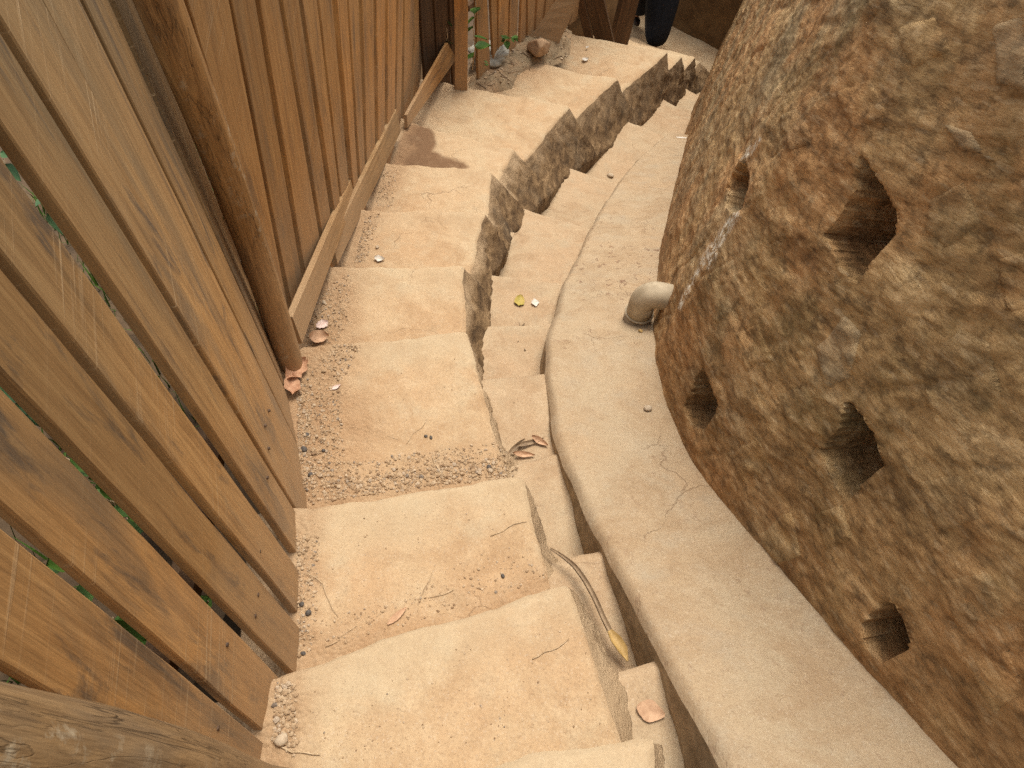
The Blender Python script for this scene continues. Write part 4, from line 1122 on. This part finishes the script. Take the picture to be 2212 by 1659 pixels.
for j, (k, u, v, r, lab) in enumerate([(4, 700, 655, .010, 'pale stone beside the dusty board foot'), (5, 815, 535, .010, 'pale stone in the dirt beside the second board'), (1, 608, 1600, .014, 'pale stone at the lowest plank foot'), (3, 1060, 1018, .009, 'pale stone in the gravel at the nosing')]):
    thing_blob('stone_chip', on_step(k, u, v, r * .4), r, M_LIGHTSTONE, 730 + j, lab, 'stone', group='pale stones lying on the treads')
thing_blob('pebble', on_ledge(1399, 884, .1, .008), .014, M_LIGHTSTONE, 741, 'round pale pebble alone on the ledge near the wall', 'pebble')
thing_blob('pebble', on_ch(1318, 381, -1.1, .008), .026, M_LIGHTSTONE, 742, 'grey stone lying in the channel by the ledge end', 'pebble')
rk = P(1163, 108, -1.12)
b = bmesh.new(); bmesh.ops.create_icosphere(b, subdivisions=4, radius=1.0)
V = np.array([v.co[:] for v in b.verts]); F = [tuple(v.index for v in f.verts) for f in b.faces]; b.free()
rr_ = np.random.default_rng(15)
for q in rr_.normal(size=(11, 3)):
    q = unit(q); d = np.clip(V @ q - rr_.uniform(.5, .75), 0, None); V = V - d[:, None] * q * .92
V = (V + unit([1, 1, 1]) * (fbm(V * 4, 3, 4) * .06)[:, None]) * np.array([.125, .10, .085]) + np.array([0, 0, .03])
me = bpy.data.meshes.new('rock'); me.from_pydata(V.tolist(), [], F); me.materials.append(M_ROCK)
me.polygons.foreach_set('use_smooth', np.ones(len(F), bool))
o = bpy.data.objects.new('rock', me); COL.objects.link(o); o.location = tuple(rk)
tag(o, 'reddish brown rock on the soil mound below the leaning board', 'rock')

# ================================================================== PIPE
pc = on_ledge(1376, 690, -.15)
wn_ = unit(np.array([1.0, -0.15, 0.0])); R0 = 0.050
pipe = empty('drain_pipe', pc)
tag(pipe, 'dusty beige plastic pipe elbow coming out of the stone wall onto the ledge', 'pipe')
bend = [pc + np.array([0, 0, -.04]), pc + np.array([0, 0, .04])]
mb = MB(); mb.tube(bend, R0 + .004, 24); mb.build('pipe_socket', [M_PIPEDIRT], pipe)
rb = 0.056
arcp = [pc + np.array([0, 0, .035]), pc + np.array([0, 0, .07]), pc + np.array([0, 0, .10])]
for a in np.linspace(0, math.pi / 2, 12): arcp.append(pc + np.array([0, 0, .102]) + wn_ * rb * (1 - math.cos(a)) + np.array([0, 0, 1]) * rb * math.sin(a))
arcp += [arcp[-1] + wn_ * .05, arcp[-1] + wn_ * .16]
mb = MB(); mb.tube(arcp, R0, 24); mb.build('elbow', [M_PIPE], pipe)
mb = MB(); mb.tube([pc + np.array([0, 0, .038]), pc + np.array([0, 0, .043])], R0 + .0065, 24); mb.build('rim', [M_PIPE], pipe)
thing_blob('seed_pod', on_ledge(1383, 717, -.2, .006), .009, M_STALKTIP, 751, 'small orange seed pod just below the pipe end', 'seed pod')

# ================================================================== DRY STALK
stalk = empty('palm_stalk', P(1270, 1270, .24))
tag(stalk, 'long curved dry palm stalk lying across the channel', 'stalk')
sp = [P(1188, 1184, .21), P(1213, 1200, .232), P(1240, 1222, .235), P(1262, 1252, .238), P(1284, 1292, .245), P(1304, 1338, .255), P(1318, 1366, .26)]
def ribbon(pts, wid, name, mat, parent, th=.004, curl=.5):
    pts = np.array(pts); n = 40
    L = np.concatenate([[0], np.cumsum(np.linalg.norm(np.diff(pts, axis=0), axis=1))]); s = np.linspace(0, L[-1], n)
    Q = np.stack([np.interp(s, L, pts[:, i]) for i in range(3)], -1)
    for _ in range(4): Q[1:-1] = (Q[:-2] + 2 * Q[1:-1] + Q[2:]) / 4
    W_ = np.interp(np.linspace(0, 1, n), np.linspace(0, 1, len(wid)), wid)
    T = np.gradient(Q, axis=0); T /= np.linalg.norm(T, axis=1)[:, None]
    sx = np.cross(T, [0, 0, 1]); sx /= np.linalg.norm(sx, axis=1)[:, None]
    cs = np.linspace(-1, 1, 7)
    top = Q[:, None] + sx[:, None] * (cs[None, :, None] * W_[:, None, None]) + np.array([0, 0, 1]) * ((cs ** 2 * curl)[None, :] * W_[:, None])[..., None]
    mb = MB(); mb.grid(top, 0); mb.grid(top - np.array([0, 0, th]), 0, True)
    return mb.build(name, [mat], parent)
ribbon(sp, [.002, .004, .0055, .006, .006, .006, .006], 'stem', M_STALK, stalk, .006, 1.1)
ribbon([P(1316, 1362, .262), P(1328, 1380, .266), P(1342, 1400, .266), P(1356, 1428, .262)], [.006, .013, .012, .002], 'sheath', M_STALKTIP, stalk, .003, .6)

# ================================================================== LEAVES, SCRAPS, TWIGS
def leaf_obj(name, p, length, width, rot, mat, label, cat, curl=.25, tilt=0.1, seed=0, group=None, jag=0.12):
    n, m = 11, 7
    s = np.linspace(0, 1, n); c = np.linspace(-1, 1, m)
    prof = np.sin(np.pi * np.clip(s, 0.02, .98) ** .85) ** .75
    jg = 1 + jag * fbm(np.stack([s * 9, s * 0 + seed, s * 0], -1), seed, 3)
    X = (s[:, None] - .5) * length + 0 * c[None]; Y = c[None] * (prof * jg)[:, None] * width / 2
    Z = curl * width * (np.abs(c)[None] ** 1.7) * .6 + curl * length * .35 * (s[:, None] - .5) ** 2 * 2
    V = np.stack([X, Y, Z + fbm(np.stack([X * 60, Y * 60, Z * 0 + seed], -1), seed, 2) * .003], -1)
    mb = MB(); mb.grid(V, 0); mb.grid(V - np.array([0, 0, .0008]), 0, True)
    o = mb.build(name, [mat]); o.location = tuple(np.asarray(p) + np.array([0, 0, .003])); o.rotation_euler = (tilt, tilt * .5, rot)
    return tag(o, label, cat, group)
leaf_obj('dry_leaf', on_step(3, 640, 806, .012), .10, .065, 1.2, M_PINKLEAF, 'crumpled pinkish dry leaf at the foot of the round post', 'leaf', .45, .35, 1, None, .5)
leaf_obj('dry_leaf', on_step(3, 632, 838, .012), .09, .05, 1.9, M_PINKLEAF, 'orange dry leaf pressed against the planks under the round post', 'leaf', .35, .3, 11, None, .4)
leaf_obj('dry_leaf', on_step(4, 690, 733, .006), .07, .055, .4, M_DRYLEAF, 'curled tan dry leaf on the gravel by the pale board', 'leaf', .4, .2, 2, None, .4)
leaf_obj('paper_scrap', on_step(4, 697, 705, .005), .05, .04, .9, M_PINKPAPER, 'pink paper scrap on the gravel by the pale board', 'paper', .3, .15, 3, None, .5)
leaf_obj('yellow_leaf', on_ch(1122, 652, -.45, .003), .065, .05, 1.5, M_YELLOWLEAF, 'yellow green fallen leaf in the channel', 'leaf', .2, .1, 4, None, .3)
leaf_obj('paper_scrap', on_ch(1156, 656, -.45, .003), .035, .034, .3, M_PAPER, 'white paper scrap beside the yellow leaf in the channel', 'paper', .2, .1, 5, None, .5)
leaf_obj('dry_leaf', on_ch(1404, 1538, .42, .003), .060, .042, -.15, M_DRYLEAF, 'oval tan leaf in the lowest part of the channel', 'leaf', .12, .06, 6)
leaf_obj('dry_leaf', on_step(2, 858, 1332, .002), .06, .016, .9, M_DRYLEAF, 'narrow tan leaf lying alone on the wide tread', 'leaf', .15, .05, 7)
leaf_obj('paper_scrap', on_step(5, 820, 562, .003), .045, .03, .1, M_PAPER, 'white crumpled scrap at the edge of the tread by the second board', 'paper', .4, .1, 8, None, .6)
leaf_obj('paper_scrap', on_step(3, 727, 838, .003), .035, .012, .8, M_PINKPAPER, 'thin pale scrap in the grit left of the worn tread', 'paper', .3, .1, 9, None, .6)
leaf_obj('paper_scrap', on_ch(1165, 1010, .14, .003), .012, .010, .3, M_PAPER, 'tiny white chip on the channel tread', 'paper', .2, .1, 10)
leaf_obj('paper_scrap', P(1264, 130, -1.39), .06, .035, .6, M_PAPER, 'clear crumpled wrapper on the upper landing tread', 'paper', .4, .1, 12, None, .5)
leaf_obj('paper_scrap', P(1268, 103, -1.385), .035, .02, .9, M_PAPER, 'small white scrap left of the person on the landing tread', 'paper', .4, .1, 13, None, .5)
leaf_obj('paper_scrap', P(1472, 298, -1.16), .08, .014, .1, M_PAPER, 'thin white strip at the foot of the wall', 'paper', .1, .05, 14)
for j, (u, v, ln_, wd_, ro, lab) in enumerate([(1142, 960, .10, .016, .5, 'long dark dry leaf in the channel litter'), (1112, 972, .09, .02, 1.0, 'brown curled leaf leftmost in the channel litter'), (1165, 956, .06, .022, -.4, 'short brown leaf at the ledge side of the channel litter'), (1130, 985, .07, .02, .1, 'ochre leaf fragment at the channel nosing')]):
    leaf_obj('dry_leaf', on_ch(u, v, -.04, .006), ln_, wd_, ro, M_STALK if j < 2 else M_DRYLEAF, lab, 'leaf', .5, .25, 20 + j, 'dry leaves gathered in the channel')
def twig(p0, p1, r, label, seed, mat=M_TWIG, group=None, cat='twig'):
    p0, p1 = np.asarray(p0), np.asarray(p1); mid = (p0 + p1) / 2; n = 7
    s = np.linspace(0, 1, n)[:, None]; q = p0 * (1 - s) + p1 * s
    off = fbm(np.stack([s[:, 0] * 3, s[:, 0] * 0 + seed, s[:, 0] * 0], -1), seed, 3)[:, None]
    q = q + np.cross(unit(p1 - p0), [0, 0, 1]) * off * np.linalg.norm(p1 - p0) * .12 + np.array([0, 0, 1]) * r
    mb = MB(); mb.tube(q - mid, [r * (1 - .5 * i / n) for i in range(n)], 5)
    o = mb.build('twig', [mat]); o.location = tuple(mid)
    return tag(o, label, cat, group)
GT = 'dry straws and twigs on the treads'
for j, (k, a, b, r, lab) in enumerate([
    (2, (1060, 1158), (1138, 1128), .0014, 'long pale twig near the right edge of the wide tread'),
    (3, (951, 1027), (932, 985), .0022, 'short pale stick upright in the gravel at the nosing'),
    (3, (877, 958), (923, 905), .0012, 'thin straw pointing at the pair of black beads'),
    (3, (650, 965), (672, 905), .0012, 'thin straw in the gravel beside the black pebble'),
    (3, (655, 930), (662, 870), .0010, 'straw against the planks in the upper gravel'),
    (2, (655, 1340), (665, 1220), .0011, 'long straw standing along the plank feet'),
    (2, (668, 1235), (735, 1330), .0011, 'straw slanting away from the planks over the tread'),
    (2, (705, 1400), (770, 1350), .0010, 'straw lying by the wide pale nosing'),
    (3, (810, 935), (860, 950), .0010, 'dark hair-like straw at the left of the worn tread'),
    (3, (1095, 975), (1055, 995), .0012, 'straw at the right end of the gravel'),
    (1, (1150, 1425), (1230, 1382), .0014, 'pair of pale straws by the lowest nosing'),
    (1, (605, 1612), (690, 1635), .0022, 'pale splinter at the lowest plank foot'),
    (2, (980, 1275), (925, 1290), .0012, 'curved straw before the wide pale nosing')]):
    twig(on_step(k, *a, .001), on_step(k, *b, .001), r, lab, 800 + j, group=GT)
for j, (a, b, lab) in enumerate([((1124, 758), (1120, 700), 'dark split twig stuck on the channel floor'), ((1125, 700), (1128, 740), 'dark splinter beside the split twig in the channel'), ((1106, 870), (1124, 866), 'short dark twig on the middle channel tread')]):
    twig(on_ch(*a, -.25, .002), on_ch(*b, -.25, .002), .003 if j < 2 else .0018, lab, 830 + j, M_STALK, 'dark twigs on the channel floor')
for j, (a, b, lab) in enumerate([((1082, 165), (1110, 178), 'dark twig on the grey soil of the mound'), ((1098, 160), (1124, 152), 'second dark twig crossing the mound'), ((1078, 158), (1095, 170), 'short dark twig left on the mound')]):
    twig(P(*a, -1.10), P(*b, -1.10), .006, lab, 840 + j, M_STALK, 'dark twigs on the soil mound')
# grey plastic bag on the mound
bagp = P(1054, 126, -1.13)
mb = MB(); mb.blob((0, 0, .045), .115, 55, 4, .9, (1.1, .8, .6)); o = mb.build('plastic_bag', [M_BAG]); o.location = tuple(bagp)
tag(o, 'crumpled grey plastic bag at the foot of the back fence', 'bag')

# ================================================================== PLANTS
def leaf_mesh(ln, wd):
    s = np.linspace(0, 1, 6); c = np.array([-1, 0, 1.0])
    prof = np.sin(np.pi * s ** .7) ** .9 + .02
    V = np.stack([s[:, None] * ln + 0 * c[None], c[None] * prof[:, None] * wd / 2, -0.12 * ln * s[:, None] ** 2 + np.abs(c)[None] * .12 * wd], -1)
    me = bpy.data.meshes.new('leaf')
    me.from_pydata(V.reshape(-1, 3).tolist(), [], [tuple(int(i) for i in f) for f in grid_faces(6, 3)])
    me.polygons.foreach_set('use_smooth', np.ones(len(me.polygons), bool))
    return me
def plant(name, base, stems, label, cat, lmat, leaf_len, seed, per=7, group=None, smat=M_TWIG, wide=.75):
    r = random.Random(seed)
    root = empty(name, base); tag(root, label, cat, group)
    me = leaf_mesh(leaf_len, leaf_len * wide); me.materials.append(lmat)
    for st in stems:
        st = [np.asarray(q, float) for q in st]
        mb = MB(); mb.tube(st, [.004 * (1 - .6 * i / len(st)) for i in range(len(st))], 5); mb.build('stem', [smat], root)
        A = np.array(st); L = np.linspace(0.15, 1, per)
        idx = np.linspace(0, 1, len(A))
        for l in L:
            p = np.array([np.interp(l, idx, A[:, i]) for i in range(3)])
            o = bpy.data.objects.new('leaf', me); COL.objects.link(o); o.parent = root
            o.location = tuple(p - np.asarray(base)); o.rotation_euler = (r.uniform(-.7, .7), r.uniform(-.3, .9), r.uniform(0, 6.28))
            sc = r.uniform(.65, 1.15); o.scale = (sc, sc, sc)
    return root
vb = P(1020, 150, -1.0)
vq = lambda u, v: on_plane(u, v, P3a + N3f * .08, N3f)
plant('climbing_vine', vb, [[vb, vq(1026, 105), vq(1022, 60), vq(1028, 20), vq(1026, -40)]], 'green climbing vine with broad leaves beside the square post', 'plant', M_LEAF, .10, 3, 8)
wb_ = P(1090, 92, -1.0)
plant('weed', wb_, [[wb_, wb_ + np.array([.05, -.05, .08]), wb_ + np.array([.10, -.08, .10])], [wb_, wb_ + np.array([-.03, -.06, .08])]], 'small yellow-green weed sprouting under the back fence', 'plant', M_LEAF, .055, 5, 4)
vb2 = P(966, 120, -.9)
plant('vine_sprig', vb2, [[vb2 + np.array([-.06, 0, 0]), vb2 + np.array([0, .02, .12]), vb2 + np.array([-.02, .03, .3])]], 'grey-green sprig poking out left of the square post', 'plant', M_LEAFB, .08, 8, 5)
vb3 = P(1046, 143, -1.02)
plant('weed', vb3, [[vb3, vb3 + np.array([.0, -.02, .05])]], 'tiny weed at the foot of the plastic bag', 'plant', M_LEAF, .04, 9, 3)
# undergrowth behind the near and second fence
r = random.Random(4)
UG = []
for (x, y, z) in [(-1.15, .15, .35), (-.85, .75, .15), (-1.3, 1.0, .15), (-.95, 1.35, 0), (-1.5, .45, .35), (-.75, .35, .30), (-1.7, 1.7, .0), (-1.25, 2.2, -.2), (-1.1, -.3, .7)]:
    b0 = np.array([x, y, z - .05]); sts = []
    for q in range(6):
        a = r.uniform(0, 6.28); h = r.uniform(.25, .7); sp_ = r.uniform(.08, .28)
        sts.append([b0, b0 + np.array([math.cos(a) * sp_ * .5, math.sin(a) * sp_ * .5, h * .6]), b0 + np.array([math.cos(a) * sp_, math.sin(a) * sp_, h])])
    UG.append((b0, sts))
labs = ['leafy bush showing through the gap of the lowest planks', 'low bush behind the middle of the near fence', 'bush deep behind the near fence', 'green bush behind the round post', 'tall bush behind the widest gap of the near fence', 'small bush tight behind the lower planks', 'bush behind the start of the second fence', 'bush behind the second fence', 'bush behind the post nearest the camera']
for j, (b0, sts) in enumerate(UG):
    plant('bush', b0, sts, labs[j], 'bush', M_LEAF if j % 2 else M_LEAFB, .085, 60 + j, 9, 'bushes behind the fences', M_TWIG, .55)
# grass on the bank behind the fences
def grass(name, n, x0, x1, y0, y1, seed):
    r = np.random.default_rng(seed); vs, fs = [], []
    for i in range(n):
        x, y = r.uniform(x0, x1), r.uniform(y0, y1); z = float(hill(np.array(x), np.array(y))) - .05
        a = r.uniform(0, 6.28); h = r.uniform(.06, .2); w = r.uniform(.002, .005); ln = r.uniform(.02, .08)
        d = np.array([math.cos(a), math.sin(a), 0]); s = np.array([-d[1], d[0], 0]); b = np.array([x, y, z])
        vs += [b - s * w, b + s * w, b + d * ln * .4 + s * w * .7 + [0, 0, h * .6], b + d * ln * .4 - s * w * .7 + [0, 0, h * .6], b + d * ln + [0, 0, h]]
        k = 5 * i; fs += [(k, k + 1, k + 2, k + 3), (k + 3, k + 2, k + 4)]
    return tag(mk(name, vs, fs, [M_LEAF], None, False), kind='stuff')
grass('grass', 5000, -2.4, -.93, -.2, 4.0, 12)

# ================================================================== PERSON
def skin_chain(name, verts, edges, radii, mat, parent, sub=2, root=0):
    me = bpy.data.meshes.new(name); me.from_pydata([tuple(v) for v in verts], edges, [])
    o = bpy.data.objects.new(name, me); COL.objects.link(o)
    o.modifiers.new('skin', 'SKIN')
    for i, rr in enumerate(radii):
        me.skin_vertices[0].data[i].radius = (rr, rr) if np.isscalar(rr) else rr
        me.skin_vertices[0].data[i].use_root = (i == root)
    sb = o.modifiers.new('sub', 'SUBSURF'); sb.levels = sub; sb.render_levels = sub
    me.materials.append(mat)
    if parent: o.parent = parent
    for m_ in o.modifiers: pass
    return o
RF = P(1416, 97, -1.80); RF[2] = -1.93 + .0
RF = P(1416, 97, -2.20); RF[2] = -2.30
LF = P(1374, 48, -2.30); LF[2] = -2.30
person = empty('person', (RF + LF) / 2)
tag(person, 'person in black trousers and dark sandals walking down the path beyond the steps', 'person')
def loc(p): return np.asarray(p, float) - np.array(person.location)
hd = unit(np.array([LF[0] - RF[0], LF[1] - RF[1], 0])); fw2 = unit(np.array([-.25, 1.0, 0])); rt2 = np.array([fw2[1], -fw2[0], 0])
pel = (RF + LF) / 2 * np.array([1, 1, 0]) + np.array([0, 0, -2.29 + .90])
hipR, hipL = pel + rt2 * .09 - [0, 0, .03], pel - rt2 * .09 - [0, 0, .03]
kR = hipR * .45 + (RF + [0, 0, .09]) * .55 + fw2 * .04; kL = hipL * .45 + (LF + [0, 0, .09]) * .55 + fw2 * .05
aR, aL = RF + [0, 0, .09], LF + [0, 0, .09]
chest = pel + [0, 0, .38]; neck = pel + [0, 0, .55]; headp = pel + [0, 0, .70]
shR, shL = chest + rt2 * .18 + [0, 0, .10], chest - rt2 * .18 + [0, 0, .10]
elR, elL = shR + rt2 * .05 + [0, 0, -.28] - fw2 * .05, shL - rt2 * .05 + [0, 0, -.28] + fw2 * .04
wrR, wrL = elR + fw2 * .10 + [0, 0, -.23], elL + fw2 * .12 + [0, 0, -.22]
vs = [pel, pel + [0, 0, .2], chest, neck, headp, headp + [0, 0, .1], shR, elR, wrR, shL, elL, wrL, hipR, kR, aR, RF + [0, 0, .035] + fw2 * .14, hipL, kL, aL, LF + [0, 0, .035] + fw2 * .14]
ed = [(0, 1), (1, 2), (2, 3), (3, 4), (4, 5), (2, 6), (6, 7), (7, 8), (2, 9), (9, 10), (10, 11), (0, 12), (12, 13), (13, 14), (14, 15), (0, 16), (16, 17), (17, 18), (18, 19)]
rd = [.13, .12, .14, .055, .095, .08, .06, .045, .032, .06, .045, .032, .085, .058, .038, .032, .085, .058, .038, .032]
skin_chain('body', [loc(v) for v in vs], ed, rd, M_SKIN, person)
# loose trousers
cR, cL = aR * .55 + kR * .45, aL * .55 + kL * .45
tv = [pel + [0, 0, .06], pel, hipR, kR, cR, aR + [0, 0, -.03], hipL, kL, cL, aL + [0, 0, .02]]
tr = skin_chain('trousers', [loc(v) for v in tv], [(0, 1), (1, 2), (2, 3), (3, 4), (4, 5), (1, 6), (6, 7), (7, 8), (8, 9)], [.17, .18, .18, .19, .15, .115, .18, .19, .15, .115], M_BLACK, person, 2, 1)
sv = [pel + [0, 0, .02], pel + [0, 0, .2], chest, chest + [0, 0, .1], shR, elR * .6 + shR * .4, shL, elL * .6 + shL * .4]
skin_chain('shirt', [loc(v) for v in sv], [(0, 1), (1, 2), (2, 3), (2, 4), (4, 5), (2, 6), (6, 7)], [.155, .145, .16, .08, .085, .065, .085, .065], M_SHIRT, person, 2, 0)
mb = MB(); mb.blob(loc(headp + [0, 0, .06] - fw2 * .02), .115, 4, 3, .1, (1, 1, 1.05)); mb.build('hair', [M_HAIR], person).matrix_world = Matrix.Translation(person.location)
for f_, nm in ((RF, 'r'), (LF, 'l')):
    mb = MB(); n = 16; pts = []
    for i in range(n):
        a = 2 * math.pi * i / n
        pts.append(f_ + fw2 * (.06 + .14 * math.cos(a)) + rt2 * (.047 * math.sin(a)) + np.array([0, 0, .0]))
    pts = np.array(pts); V = np.stack([pts, pts + [0, 0, .025]], 0)
    mb.add(V.reshape(-1, 3), [(i, (i + 1) % n, n + (i + 1) % n, n + i) for i in range(n)] + [tuple(range(n))[::-1], tuple(n + i for i in range(n))])
    mb.tube([f_ + fw2 * .12 + rt2 * .05 + [0, 0, .02], f_ + fw2 * .10 + [0, 0, .085], f_ + fw2 * .12 - rt2 * .05 + [0, 0, .02]], .012, 6)
    mb.build('sandal', [M_SANDAL], person)
